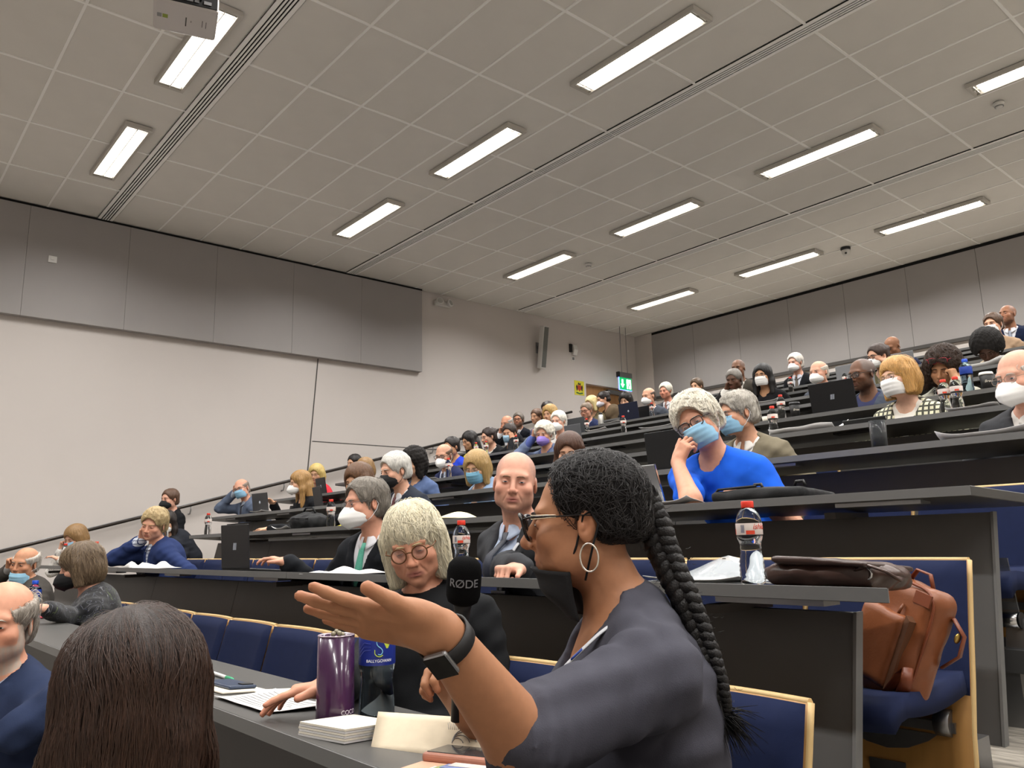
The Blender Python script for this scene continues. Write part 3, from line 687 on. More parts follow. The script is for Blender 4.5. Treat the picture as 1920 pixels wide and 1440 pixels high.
# ------------------------------------------------------------------ hair, masks, glasses (head coordinates)
def hair_field(style, res, p):
    """returns (Field) of a hair volume in head coordinates"""
    g = dict(th=0.014, cut=(0.085, 0.105, 0.125), cz=-0.045, cy=-0.125, nape=-0.075, ear=True, bang=0.0, length=0.2, wide=0.0)
    g.update({'short': {}, 'crop': dict(th=0.006, nape=-0.06), 'fluffy': dict(th=0.03, nape=-0.07), 'ring': dict(th=0.007),
              'bob': dict(th=0.024, cut=(0.070, 0.10, 0.12), cz=-0.055, nape=-0.13, ear=False),
              'long': dict(th=0.02, cut=(0.068, 0.10, 0.12), cz=-0.05, nape=-0.5, ear=False),
              'curly': dict(th=0.045, cut=(0.072, 0.11, 0.12), nape=-0.16, ear=False), 'afro': dict(th=0.055, nape=-0.07),
              'tight': dict(th=0.009, nape=-0.07), 'bun': dict(th=0.012, nape=-0.07)}[style]); g.update(p)
    th = g['th']; L = g['length']; lo = -0.15 if style not in ('long',) else -0.12-L
    if style == 'curly': lo = -0.22
    a = 0.155+th+g['wide']
    F = Field(axis(-a, a, res), axis(-0.16-th, 0.2+th, res), axis(lo-0.03, 0.17+th, res))
    F.op(ell((0, 0.018, 0.038), (0.077+th, 0.097+th, 0.080+th*1.15)), 0.01)
    F.op(ell((0, 0.045, -0.03), (0.066+th, 0.068+th*0.8, 0.07)), 0.03)
    if style in ('bob', 'curly'):
        F.op(ell((0, 0.03, -0.035), (0.088+th*0.7+g['wide'], 0.085+th*0.6, 0.115)), 0.03)
        for s in (-1, 1): F.op(cap((s*(0.078+g['wide']*0.5), -0.015, 0.02), (s*(0.080+g['wide']), -0.022, max(g['nape'], -0.12)), 0.024+th*0.25, 0.022+th*0.2), 0.025)
    if style == 'long':
        F.op(cap((0, 0.075, -0.03), (0, 0.10, -0.08-L), 0.07, 0.055), 0.03)
        for s in (-1, 1):
            F.op(cap((s*0.082, -0.005, 0.02), (s*0.090, -0.005, -0.08), 0.026, 0.028), 0.03)
            F.op(cap((s*0.090, -0.005, -0.08), (s*(0.095+g['wide']), -0.02+g.get('fwd', 0.0), -0.06-L), 0.030, 0.026), 0.03)
            F.op(cap((s*0.05, 0.07, -0.06), (s*0.07, 0.085, -0.07-L), 0.05, 0.04), 0.03)
    if style == 'bun': F.op(ell((0, 0.12, 0.06), (0.04, 0.035, 0.04)), 0.01)
    if style == 'ring': F.op(ell((0, -0.02+g.get('back', 0), 0.125), (0.100, 0.130, 0.092)), 0.03, 's')
    c = g['cut']
    F.op(ell((0, g['cy'], g['cz']-g['bang']), c), 0.008, 's')
    if g.get('part'):
        F.op(cap((g['part'], -0.13, 0.10), (g['part']*0.8, 0.02, 0.15+th*0.5), 0.016, 0.004), 0.012, 's')
    if g['ear']:
        for s in (-1, 1): F.op(ell((s*0.088, 0.008, -0.03), (0.03, 0.026, 0.042)), 0.008, 's'); F.op(ell((s*0.08, -0.06, -0.05), (0.03, 0.042, 0.06)), 0.01, 's')
        F.op(rbox((0, 0.0, -0.2+g['nape']), (0.2, 0.3, 0.2)), 0.035 if style == 'tight' else 0.012, 's')
    elif style == 'bob':
        F.op(rbox((0, 0.0, -0.2+g['nape']), (0.3, 0.3, 0.2)), 0.012, 's')
    if not g['ear']:   # keep clear of the neck and shoulders in front
        F.op(ell((0, -0.07, -0.16), (0.058, 0.10, 0.11)), 0.012, 's')
    return F
def hair_disp(V, style, seed, amp=None, fr=None):
    d = V-np.array([0, 0.01, 0.02]); r = np.linalg.norm(d, axis=1, keepdims=True); d = d/r
    if style in ('curly', 'afro'): a, f = (0.009, 75) if style == 'curly' else (0.005, 80)
    elif style == 'fluffy': a, f = 0.006, 60
    elif style in ('crop', 'tight', 'ring'): a, f = 0.002, 80
    else: a, f = 0.004, 45
    a = amp or a; f = fr or f
    if style in ('bob', 'long'):   # vertical locks
        ang = np.arctan2(V[:, 0], V[:, 1]-0.01); n = 0.5*np.sin(ang*23+seed)+0.3*np.sin(ang*41+2*seed+V[:, 2]*14)+0.3*np.sin(ang*67+V[:, 2]*22)
        n = n*np.clip((0.14-V[:, 2])/0.08, 0.1, 1)
        return V+d*(a*0.8*n)[:, None]
    return V+d*(a*vnoise(V, f, seed))[:, None]
def strands(F, V, n, steps, step, rad, seed, flow, off=0.001, jit=0.35):
    """thin tapering ribbons of hair that run over a hair volume F along a flow field"""
    r = np.random.RandomState(seed); P = V[r.randint(len(V), size=n)].astype(float); path = [P.copy()]
    G = np.gradient(F.D, F.xs, F.ys, F.zs)
    def samp(P):
        I = [np.clip(np.searchsorted(a, P[:, i])-1, 0, len(a)-2) for i, a in enumerate((F.xs, F.ys, F.zs))]
        return F.D[I[0], I[1], I[2]], np.stack([q[I[0], I[1], I[2]] for q in G], 1)
    ph = r.normal(size=(n, 3))*jit
    for k in range(steps):
        d, g = samp(P); g = g/(np.linalg.norm(g, axis=1, keepdims=True)+1e-6)
        fl = flow(P)+ph; fl -= (fl*g).sum(1, keepdims=True)*g; fl /= (np.linalg.norm(fl, axis=1, keepdims=True)+1e-6)
        P = P+fl*step; d, g = samp(P); g = g/(np.linalg.norm(g, axis=1, keepdims=True)+1e-6)
        P = P-(np.clip(d, -0.02, 0.02)-off)[:, None]*g*0.8; path.append(P.copy())
    A = np.array(path).transpose(1, 0, 2); m = steps+1
    T = np.gradient(A, axis=1); T /= (np.linalg.norm(T, axis=2, keepdims=True)+1e-9)
    c = A-np.array([0, 0.01, 0]); c /= (np.linalg.norm(c, axis=2, keepdims=True)+1e-9); u = np.cross(T, c); u /= (np.linalg.norm(u, axis=2, keepdims=True)+1e-9); w_ = np.cross(T, u)
    tp = (rad*np.sin(np.linspace(0.35, math.pi*0.97, m)))[None, :, None]
    VV = np.stack([A+u*tp, A-u*tp, A-w_*tp], 2).reshape(-1, 3)
    base = (np.arange(n)[:, None]*m+np.arange(m-1)[None, :]).ravel()*3; Fs = []
    for a, b in ((0, 2), (2, 1)): Fs.append(np.stack([base+a, base+b, base+3+b, base+3+a], 1))
    return VV, np.concatenate(Fs)
def mask_mesh(kind):
    if kind == 'surg':
        fp = [-0.117, -0.128, -0.124, -0.117, -0.098]; xe = [0.060, 0.067, 0.068, 0.066, 0.055]; ye = [-0.045, -0.030, -0.022, -0.022, -0.035]; z0, z1 = -0.014, -0.112
    else:
        fp = [-0.113, -0.136, -0.147, -0.135, -0.097]; xe = [0.048, 0.066, 0.070, 0.064, 0.036]; ye = [-0.062, -0.038, -0.026, -0.030, -0.055]; z0, z1 = -0.012, -0.124
    ip = lambda a, v: float(np.interp(v, [0, 0.25, 0.5, 0.75, 1], a))
    def f(u, v):
        U = u*2-1; s = math.sin(U*math.pi/2); c = max(0.0, math.cos(U*math.pi/2))
        p = 0.75 if kind == 'surg' else 1.0
        y = ip(ye, v)+(ip(fp, v)-ip(ye, v))*c**p; x = ip(xe, v)*(s if kind == 'surg' else s*(0.9+0.1*abs(s)))
        z = z0+(z1-z0)*v
        if kind == 'surg': y += 0.0025*(((v*4) % 1)-0.5)*(0.3+c)
        else: z = z*(1-0.18*abs(s))+(-0.06)*0.18*abs(s); y -= 0.004*c**6*math.sin(math.pi*v)
        return (x, y, z)
    return MB().sheet(f, 21, 17, thick=-0.0025)
def loops(kind, hook=True):
    xe = 0.062
    m = []
    for s in (-1, 1):
        a = [(s*(0.052 if kind != 'surg' else 0.061), -0.055 if kind != 'surg' else -0.043, -0.02), (s*0.074, -0.015, 0.0), (s*0.0835, 0.016, 0.012), (s*0.0845, 0.03, -0.012), (s*0.082, 0.018, -0.04), (s*0.072, -0.01, -0.075), (s*(0.058), -0.035, -0.095)]
        m.append(MB().tube(a, 0.0016, 5))
    return m
def glasses(style, parent, fm, H_, R_, lens=True, up_=0.0, fwd=0.0):
    """spectacles as one part with lens sub-parts"""
    cx, cy, cz = 0.0325, -0.104, -0.004; rx, rz = {'round': (0.023, 0.022), 'rect': (0.026, 0.0165), 'sq': (0.027, 0.020), 'thin': (0.026, 0.017)}[style]
    pw = {'round': 2.0, 'rect': 3.4, 'sq': 3.4, 'thin': 2.6}[style]; r = 0.0012 if style == 'thin' else 0.0024
    def rim(s, k=1.0):
        pts = []
        for i in range(24):
            a = 2*math.pi*i/24; ca, sa = math.cos(a), math.sin(a); x = s*cx+k*rx*math.copysign(abs(ca)**(2/pw), ca); z = cz+k*rz*math.copysign(abs(sa)**(2/pw), sa)
            pts.append((x, cy+0.16*abs(x)*0.5+0.0, z))
        return pts
    m = MB()
    for s in (-1, 1):
        m.tube(rim(s), r, 6, closed=True)
        m.tube([(s*(cx+rx), cy+0.006, cz+0.006), (s*0.0745, cy+0.02, cz+0.008), (s*0.083, -0.01, 0.006), (s*0.084, 0.022, 0.008), (s*0.083, 0.034, -0.012)], r*0.9, 6)
    m.tube([(-cx+rx, cy+0.001, cz+0.004), (0, cy-0.003, cz+0.007), (cx-rx, cy+0.001, cz+0.004)], r, 6)
    g = put('glasses', m.mesh('glasses', fm), parent); place(g, H_, R_, (0, fwd, up_))
    if lens:
        gl = mat('spectacle lens', '#c9d0d2', 0.05, alpha=0.12, spec=0.6)
        for s in (-1, 1): put('lens', MB().add(rim(s, 0.96), [tuple(range(24))]).mesh('lens', gl), g)
    return g
def place(o, H_, R_, off=(0, 0, 0)):
    M = Matrix.Identity(4)
    for i in range(3):
        for j in range(3): M[i][j] = R_[i, j]
    t = np.asarray(H_)+R_ @ np.asarray(off); M.translation = Vector(t); o.matrix_basis = M; return o

# ------------------------------------------------------------------ hands and arms
def hand_prims(w_, d, n, right, curl=(0.25, 0.3, 0.35, 0.4), spread=0.0, thumb=(0.55, 0.8, 0.15), s=1.0, tcurl=0.25):
    d = unit(d); n = np.asarray(n, float); n = unit(n-d*(n@d)); t = np.cross(d, n)*(1 if right else -1); R = np.stack([t, d, n], 1); P = []
    w_ = np.asarray(w_, float)
    P.append((rbox(w_+d*0.052*s, (0.036*s, 0.048*s, 0.0135*s), R, 0.012*s), 0.02))
    P.append((ell(w_+d*0.036*s+t*0.024*s+n*0.006*s, (0.020*s, 0.034*s, 0.016*s), R), 0.014))
    P.append((cap(w_+d*0.0*s, w_+d*0.03*s, 0.021*s, 0.021*s), 0.016))
    tips = []
    for i, (o, L, r) in enumerate(((0.0285, 0.073, 0.0088), (0.0095, 0.081, 0.009), (-0.0095, 0.075, 0.0086), (-0.0275, 0.058, 0.0076))):
        q = w_+d*(0.094-0.006*abs(i-1))*s+t*o*s; f = unit(d+t*spread*(1.5-i)*0.5); c = curl[i]; ang = 0
        for k, fr in enumerate((0.45, 0.31, 0.24)):
            ang += c*(1.0 if k == 0 else 1.15); v = f*math.cos(ang)+n*math.sin(ang); e = q+v*L*fr*s
            P.append((cap(q, e, r*s*(1-0.08*k), r*s*(1-0.08*(k+1))), 0.0035 if k else 0.006)); q = e
        tips.append((q, unit(v), n))
    b = w_+d*0.026*s+t*0.028*s; v = unit(d*thumb[0]+t*thumb[1]+n*thumb[2]); e = b+v*0.046*s
    P.append((cap(b, e, 0.0135*s, 0.0108*s), 0.010)); v2 = unit(v+d*tcurl+n*tcurl*0.4); P.append((cap(e, e+v2*0.034*s, 0.0105*s, 0.0088*s), 0.004))
    tips.append((e+v2*0.034*s, v2, t))
    return P, tips
def ik(a, w_, l1, l2, pole):
    a, w_ = np.asarray(a, float), np.asarray(w_, float); d = w_-a; L = np.linalg.norm(d); u = d/L
    L2 = min(L, (l1+l2)*0.999); x = (l1*l1-l2*l2+L2*L2)/(2*L2); h = math.sqrt(max(0, l1*l1-x*x))
    p = np.asarray(pole, float); p = p-u*(p@u); return a+u*x*(L/L2)+unit(p)*h
# ------------------------------------------------------------------ people
def person(label, H=None, px=None, n=2, dy=0.45, look=45, nod=5, tilt=0, turn=0, sc=1.0, detail=0, skin='#d9a988', lip=None, age=0.4, fem=0, fat=0.0, nose=1.0,
           hair=('short', '#5a4a3a', {}), brow=None, beard=0, scalp=0, eyes='brown', opening=0.6, gaze=(0, 0), glass=None, mask=None, top=('suit', '#24262c', '#e8e8ee', '#222'),
           armL=None, armR=None, sleeve=1.0, build=1.0, belly=0.0, sit=True, dress=None, strand=0, group='people seated in the hall', hipdy=None, seatz=None, extra=None, hipdx=0.0, loopc='#e8e8e8', hs=1.0):
    H = np.array(atY(px[0], px[1], ROWY(n)+dy)) if H is None else np.asarray(H, float)
    fl = FLOORZ(n) if n else 0.0
    seat_z = fl+0.43 if seatz is None else seatz
    hip = np.array([H[0]+hipdx, (ROWY(n)+0.56) if hipdy is None else H[1]+hipdy, seat_z])
    psi = math.radians(turn); Ro = Rz(psi); loc = hip
    W = lambda p: Ro.T @ (np.asarray(p, float)-loc)      # world -> local
    h = W(H)
    dv = unit([CAMP[0]-H[0], CAMP[1]-H[1], 0]); lf = np.array([dv[1], -dv[0], 0.0]); lf = lf if lf @ (-rt) > 0 else -lf
    a = math.radians(look); f = math.cos(a)*dv+math.sin(a)*lf; fl_ = Ro.T @ f
    R = Rz(math.atan2(fl_[0], -fl_[1])) @ Ry(math.radians(tilt)) @ Rx(math.radians(nod))
    s = sc*hs; e = empty('person', tuple(loc), psi, label=label, cat='person', group=group)
    NB = h+R @ np.array([0, 0.028, -0.105])*s+np.array([0, 0.03, -0.062])*s
    hp = np.array([0, 0, 0.09]); sp = lambda t: hp+(NB-hp)*t+np.array([0, 0.03*math.sin(math.pi*t), 0])*sc
    b = build; T = []
    T.append((ell(sp(0.02), (0.165*b*sc, 0.13*b*sc, 0.13*sc)), 0.05))
    T.append((ell(sp(0.34)+np.array([0, -0.02*(1+2*belly), 0]), (0.15*b*(1+belly)*sc, 0.115*(1+1.6*belly)*b*sc, 0.17*sc)), 0.06))
    T.append((ell(sp(0.66), (0.158*b*sc, 0.112*b*sc, 0.165*sc)), 0.06))
    T.append((cap(NB+np.array([-0.135*b, 0.012, -0.085])*sc, NB+np.array([0.135*b, 0.012, -0.085])*sc, 0.060*sc), 0.05))
    for q in (-1, 1): T.append((cap(NB+np.array([0, 0.012, -0.005])*sc, NB+np.array([q*0.15*b, 0.012, -0.07])*sc, 0.050*sc, 0.046*sc), 0.03))
    if fem:
        for q in (-1, 1): T.append((ell(sp(0.64)+np.array([q*0.068, -0.085, -0.01])*sc, (0.065*sc, 0.058*sc, 0.066*sc)), 0.04))
    # arms
    A = []; Sl = []; HP = []; wr = []
    for right, spec in ((True, armR), (False, armL)):
        q = -1 if right else 1
        SJ = NB+np.array([q*0.155*b, 0.012, -0.088])*sc; sp_ = dict(); 
        if spec: sp_.update(spec)
        if 'w' in sp_: wq = W(sp_['w'])
        elif 'wl' in sp_: wq = h+np.array(sp_['wl'])
        else: wq = np.array([q*0.13, -0.09, 0.17])
        dd = wq-SJ; Lm = 0.54*sc
        if np.linalg.norm(dd) > Lm and not sp_.get('far'): wq = SJ+dd*Lm/np.linalg.norm(dd)
        l1, l2 = 0.285*sc, 0.262*sc
        if sp_.get('far'): l1, l2 = [k*max(1, np.linalg.norm(dd)/(0.54*sc)) for k in (l1, l2)]
        EL = W(sp_['el']) if 'el' in sp_ else ik(SJ, wq, l1, l2, sp_.get('pole', (q*0.6, 0.3, -1.0)))
        fa = unit(wq-EL); hd = unit(Ro.T @ np.array(sp_['d'], float)) if 'd' in sp_ else unit(fa*np.array([1, 1, 0.6])+np.array([-q*0.15, -0.1, 0]))
        if hd @ fa < 0.55 and not sp_.get('free'): hd = unit(hd+fa*0.8)
        hn = Ro.T @ np.array(sp_['n']) if 'n' in sp_ else np.array([0, 0, -1.0])
        r0, r1, r2 = 0.047*b*sc, 0.038*b*sc, 0.027*sc
        if 'rr' in sp_: r0, r1, r2 = sp_['rr']
        A.append((cap(SJ, EL, r0, r1), 0.035)); A.append((cap(EL, wq, r1, r2), 0.015))
        P, tips = hand_prims(wq, hd, hn, right, sp_.get('curl', (0.25, 0.3, 0.35, 0.4)), sp_.get('spread', 0.15), sp_.get('thumb', (0.55, 0.8, 0.15)), 0.95*sc*sp_.get('hs', 1), sp_.get('tcurl', 0.25)); HP += P
        sl = sp_.get('sleeve', sleeve); f1 = min(1, sl*2); 
        Sl.append((cap(SJ, SJ+(EL-SJ)*f1, r0+0.001, (r0+(r1-r0)*f1)+(0.001 if sl > 0.5 else 0.007)), 0.035))
        if sl > 0.5: f2 = (sl-0.5)*2; Sl.append((cap(EL, EL+(wq-EL)*f2*0.94, r1+0.001, r1+(r2-r1)*f2+0.008), 0.02))
        wr.append((EL, wq, hd, tips, SJ))
    LG = []
    if sit:
        for q in (-1, 1):
            LG.append((cap((q*0.09, 0.0, 0.06), (q*0.11, -0.21, 0.06), 0.080*sc, 0.062*sc), 0.03)); LG.append((cap((q*0.11, -0.21, 0.06), (q*0.11, -0.10, -0.37), 0.06*sc, 0.042*sc), 0.02)); LG.append((ell((q*0.11, -0.13, -0.385), (0.042, 0.10, 0.045)), 0.01))
    else:
        for q in (-1, 1): LG.append((cap((q*0.09, 0.0, 0.06), (q*0.10, 0.0, seat_z and -(seat_z-fl)+0.06), 0.085*sc, 0.045*sc), 0.03)); LG.append((ell((q*0.10, -0.06, -(seat_z-fl)+0.04), (0.042, 0.12, 0.04)), 0.01))
    HD = [(xform(p, R, h, s), k*s, m) for p, k, m in head_prims(fat, age, fem, nose, detail > 0)]
    NK = [(cap(h+R @ np.array([0, 0.022, -0.07])*s, NB+np.array([0, 0.0, -0.01])*sc, 0.052*s*(0.9 if fem else 1.0)*(1+0.3*fat), 0.060*s*(1+0.3*fat)), 0.025)]
    allp = [p for p, *_ in T+A+HP+HD+NK]; lo = np.min([p[1] for p in allp], 0)-0.05; hi = np.max([p[2] for p in allp], 0)+0.05
    if LG: ll = np.min([p[1] for p, _ in LG], 0)-0.04; lo2 = np.minimum(lo, ll)
    else: lo2 = lo
    res = {0: 0.014, 1: 0.011, 2: 0.0085, 3: 0.007}[detail]; fr = {0: 0.0090, 1: 0.0062, 2: 0.0040, 3: 0.0030}[detail]
    hr = 0.125*s; z_hand = []
    fx = [(h[0]-hr, h[0]+hr, fr)]; fy = [(h[1]-hr, h[1]+hr, fr)]; fz = [(h[2]-0.135*s, h[2]+0.13*s, fr)]
    if detail >= 2:
        for EL, wq, hd, tips, SJ in wr:
            pts = np.array([wq]+[t[0] for t in tips]); m0 = pts.min(0)-0.02; m1 = pts.max(0)+0.02; hr_ = max(fr, 0.0042)
            fx.append((m0[0], m1[0], hr_)); fy.append((m0[1], m1[1], hr_)); fz.append((m0[2], m1[2], hr_))
    xs = axis(lo[0], hi[0], res, fx); ys = np.concatenate([np.arange(lo2[1], lo[1]-1e-6, 0.025), axis(lo[1], hi[1], res, fy)]) if lo2[1] < lo[1] else axis(lo[1], hi[1], res, fy)
    zlow = min(lo[2], -0.02); zc = axis(0.05, hi[2], res, fz); zs = np.concatenate([np.arange(lo2[2], 0.05-0.012, 0.025), zc]) if lo2[2] < 0.0 else zc
    F = Field(xs, ys, zs)
    for p, k, m in HD: F.op(p, k, m)
    for p, k in NK: F.op(p, k)
    for p, k in T: F.op(p, k)
    for p, k in A: F.op(p, k)
    for p, k in HP: F.op(p, k)
    for p, k in LG: F.op(p, k)
    V, Q = F.mesh()
    fine = np.linalg.norm((V-h)/np.array([0.135, 0.145, 0.165]), axis=1) < s
    fine |= cap(h, NB+np.array([0, -0.03, -0.02]), 0.075*s)[0](V[:, 0], V[:, 1], V[:, 2]) < 0
    for (EL, wq, hd, tips, SJ), spc in zip(wr, (armR, armL)):
        sl = (spc or {}).get('sleeve', sleeve)
        if spc or sl < 1: fine |= np.linalg.norm(V-(wq+hd*0.08), axis=1) < 0.135
        if sl < 1: fine |= cap(SJ+(EL-SJ)*0.35, EL, 0.085)[0](V[:, 0], V[:, 1], V[:, 2]) < 0; fine |= cap(EL, wq, 0.08)[0](V[:, 0], V[:, 1], V[:, 2]) < 0
    V, Q = coarsen(V, Q, fine)
    lipc = lip or {'#': skin}.get('x', None) or ('#b0705f' if lin(skin)[0] > 0.35 else '#6b3f34')
    ph = ((V-h) @ R)/s
    isH = np.linalg.norm(ph/np.array([0.12, 0.14, 0.16]), axis=1) < 1.0
    colr = np.tile(np.array(lin(skin)), (len(V), 1)); hc = hair[1] if hair else '#777777'
    colr[isH] = head_col(ph[isH], skin, lipc, age, beard, beard and (brow or hc), 0.6, scalp=scalp, scalpcol=hc)
    kn = np.zeros(len(V))
    for EL, wq, hd, tips, SJ in wr:
        for tp, tv, tn in tips: kn += np.exp(-((V-tp)**2).sum(1)/0.012**2)
    colr *= (1-np.clip(kn, 0, 1)[:, None]*np.array([0.02, 0.16, 0.16]))
    zf = V[Q].mean(1); dl = np.full(len(Q), 1.0)
    for p, k in LG+T[:1]: dl = np.minimum(dl, p[0](zf[:, 0], zf[:, 1], zf[:, 2]))
    for p, k in HP: dl = np.where(p[0](zf[:, 0], zf[:, 1], zf[:, 2]) < 0.004, 1.0, dl)
    mi = (dl < 0.008).astype(int)
    body = put('body', npmesh('body', V, Q, [M_skin, trouser(top[1] if top[0] == 'suit' else '#22242a')], colr, mi), e)
    # clothing
    thin = lambda v, q: coarsen(v, q, v[:, 2]+loc[2] > ROWZ(n)-0.16) if n >= 2 else (v, q)
    kind = top[0]; cl = mat('cloth '+top[1]+kind, top[1], 0.9, noise=0.06, nscale=25, bump=0.25, bscale=500, spec=0.18) if not isinstance(top[1], bpy.types.Material) else top[1]
    cp = [p for p, _ in T+Sl]; cl_ = np.min([p[1] for p in cp], 0)-0.04; ch_ = np.max([p[2] for p in cp], 0)+0.04; cr = {0: 0.0150, 1: 0.0125, 2: 0.0095, 3: 0.0072}[detail]
    Ft = Field(axis(cl_[0], ch_[0], cr), axis(cl_[1], ch_[1], cr), axis(max(cl_[2], 0.0), max(ch_[2], NB[2]+0.06), cr))
    for p, k in T: Ft.op(p, k)
    C = Ft.copy()
    for p, k in Sl: C.op(p, k)
    Cs = C.copy()
    X, Y, Z = C.grid((slice(None), slice(None), slice(None)))
    fold = 0.0022*np.sin(Z*F32(70)+X*F32(35)+Y*F32(20))+0.0018*np.sin(X*F32(60)-Z*F32(95)+Y*F32(40))
    arm = np.clip((np.abs(X)-0.11*b)/0.06, 0, 1); C.D = C.D-fold*(0.35+0.9*arm).astype(F32)
    zn = NB[2]; yn = NB[1]; zb = zn-(0.27 if kind == 'suit' else 0.24)*sc
    t_ = (Z-F32(hp[2]))/F32(NB[2]-hp[2]); xc = F32(hp[0])+F32(NB[0]-hp[0])*t_; ycn = F32(hp[1])+F32(NB[1]-hp[1])*t_
    front = Y-(ycn-F32(0.015))
    neckcut = cap(NB+np.array([0, -0.012, -0.035])*sc, h+R @ np.array([0, 0.0, -0.06])*s, 0.064*s, 0.064*s)
    low = {'crew': 0.0, 'tee': 0.0, 'sweat': 0.0, 'vneck': 0.13, 'suit': 0.0, 'open': 0.0}[kind]
    if kind in ('suit', 'open'):
        Sh = Cs; Sh.D = Sh.D-F32(0.008)
        Sh.op(cap(NB+np.array([0, -0.016, -0.02])*sc, h+R @ np.array([0, 0.0, -0.06])*s, 0.052*s, 0.058*s), 0.006, 's')
        v, q = Sh.mesh(); sm = mat('cloth '+top[2]+'s', top[2], 0.85, bump=0.15, bscale=400) if isinstance(top[2], str) else top[2]
        mc = v[q].mean(1); keep = (mc[:, 2] > zb-0.10) & (np.abs(mc[:, 0]-NB[0]*0.8) < 0.15) & (mc[:, 1] < NB[1]+0.06); put('shirt', npmesh('shirt', v, q[keep], sm), e); shv = v
        if kind == 'suit':
            co = NB+np.array([0, -0.012, 0.0])*sc
            def colf(u, v):
                th = (0.035+0.93*u)*2*math.pi; fr_ = 0.5+0.5*math.cos(th); r_ = (0.062-0.004*v+0.010*(1-v))*s
                z = (0.030-0.030*fr_)*s+(-(1-v)*(0.034+0.03*fr_**6))*s; return co+np.array([r_*math.sin(th), -r_*math.cos(th)*1.02-0.006*(1-v)*fr_, z])
            put('collar', MB().sheet(colf, 27, 5, thick=0.003).mesh('collar', sm), e)
        wv = F32(0.078 if kind == 'suit' else 0.095)*np.clip((Z-F32(zb))/F32(0.27*sc), 0, 1.15); fV = np.abs(X-xc)-wv
        inV = np.maximum(fV, front)
        lap = ((fV > 0) & (fV < 0.042*np.clip((Z-zb)/0.12, 0, 1)) & (front < 0) & (Z < zn-0.01)).astype(F32)
        J = C.copy(); J.D = J.D-F32(0.017)-F32(0.005)*lap
        J.D = np.maximum(J.D, -inV*F32(0.9))
        J.op(neckcut, 0.006, 's'); v, q = J.mesh(); v = smooth_mesh(v, q, 1, 0.5) if detail >= 2 else v; v, q = thin(v, q)
        put('jacket', npmesh('jacket', v, q, cl), e)
        for EL, wq, hd, tips, SJ in wr:   # shirt cuffs
            if sleeve >= 1.0 and detail >= 1:
                u = unit(wq-EL); put('cuff', MB().tube([wq-u*0.03, wq+u*0.012], 0.034*sc, 14).mesh('cuff', sm), e)
        if kind == 'suit' and top[3]:
            tm = mat('tie '+top[3], top[3], 0.55, noise=0.12, nscale=140) if isinstance(top[3], str) else top[3]
            zz = np.linspace(zn-0.03*sc, zb-0.08, 12); cen = []
            for z in zz:
                xx = NB[0]*(z-hp[2])/(NB[2]-hp[2]); m_ = (np.abs(shv[:, 2]-z) < 0.014) & (np.abs(shv[:, 0]-xx) < 0.03); y = shv[m_, 1].min() if m_.any() else yn-0.1
                cen.append((xx, y-0.004, z))
            cen = np.array(cen); cen[0, 1] = min(cen[0, 1], cen[1, 1]+0.01); wd = [0.019, 0.015]+list(np.linspace(0.017, 0.042, 10))
            put('tie', MB().sheet(lambda u, v: cen[min(11, int(round(v*11)))]+np.array([(u*2-1)*wd[int(round(v*11))], 0.006*abs(u*2-1)-0.004*(1 if v < 0.1 else 0), 0]), 5, 12, thick=0.006).mesh('tie', tm), e)
    else:
        J = C; J.D = J.D-F32(0.012)
        if kind == 'vneck': wv = F32(0.07)*np.clip((Z-F32(zn-0.15*sc))/F32(0.15*sc), 0, 1.1); J.D = np.maximum(J.D, -np.maximum(np.abs(X-xc)-wv, front)*F32(0.9))
        J.op(neckcut, 0.006, 's')
        if dress is not None: dress(J, dict(NB=NB, hp=hp, X=X, Y=Y, Z=Z, wr=wr, h=h, R=R, s=s))
        v, q = J.mesh(); v = smooth_mesh(v, q, 2, 0.5) if detail >= 2 else v; v, q = thin(v, q); put({'tee': 'tee_shirt', 'crew': 'top', 'sweat': 'sweater', 'vneck': 'top'}[kind], npmesh('top', v, q, cl), e)
    # face details
    if detail >= 0:
        ev, eq, ec = eye_mesh(eyes, opening, gaze)
        em = npmesh('eye', ev, eq, M_eye, ec)
        for q in (-1, 1):
            o = put('eye', em, e); place(o, h, R*s, (q*0.031, -0.0765, -0.003))
        bc = brow or hc; bm_ = mat('brow '+bc, bc, 0.8)
        for q in (-1, 1):
            pts = [(q*0.013, -0.0925, 0.0155), (q*0.022, -0.0945, 0.018), (q*0.034, -0.090, 0.0185), (q*0.045, -0.080, 0.0125)]
            o = put('eyebrow', MB().tube(pts, [0.0032, 0.0042, 0.0038, 0.0015], 6, flat=0.7).mesh('eyebrow', bm_), e); place(o, h, R*s)
    hobj = None
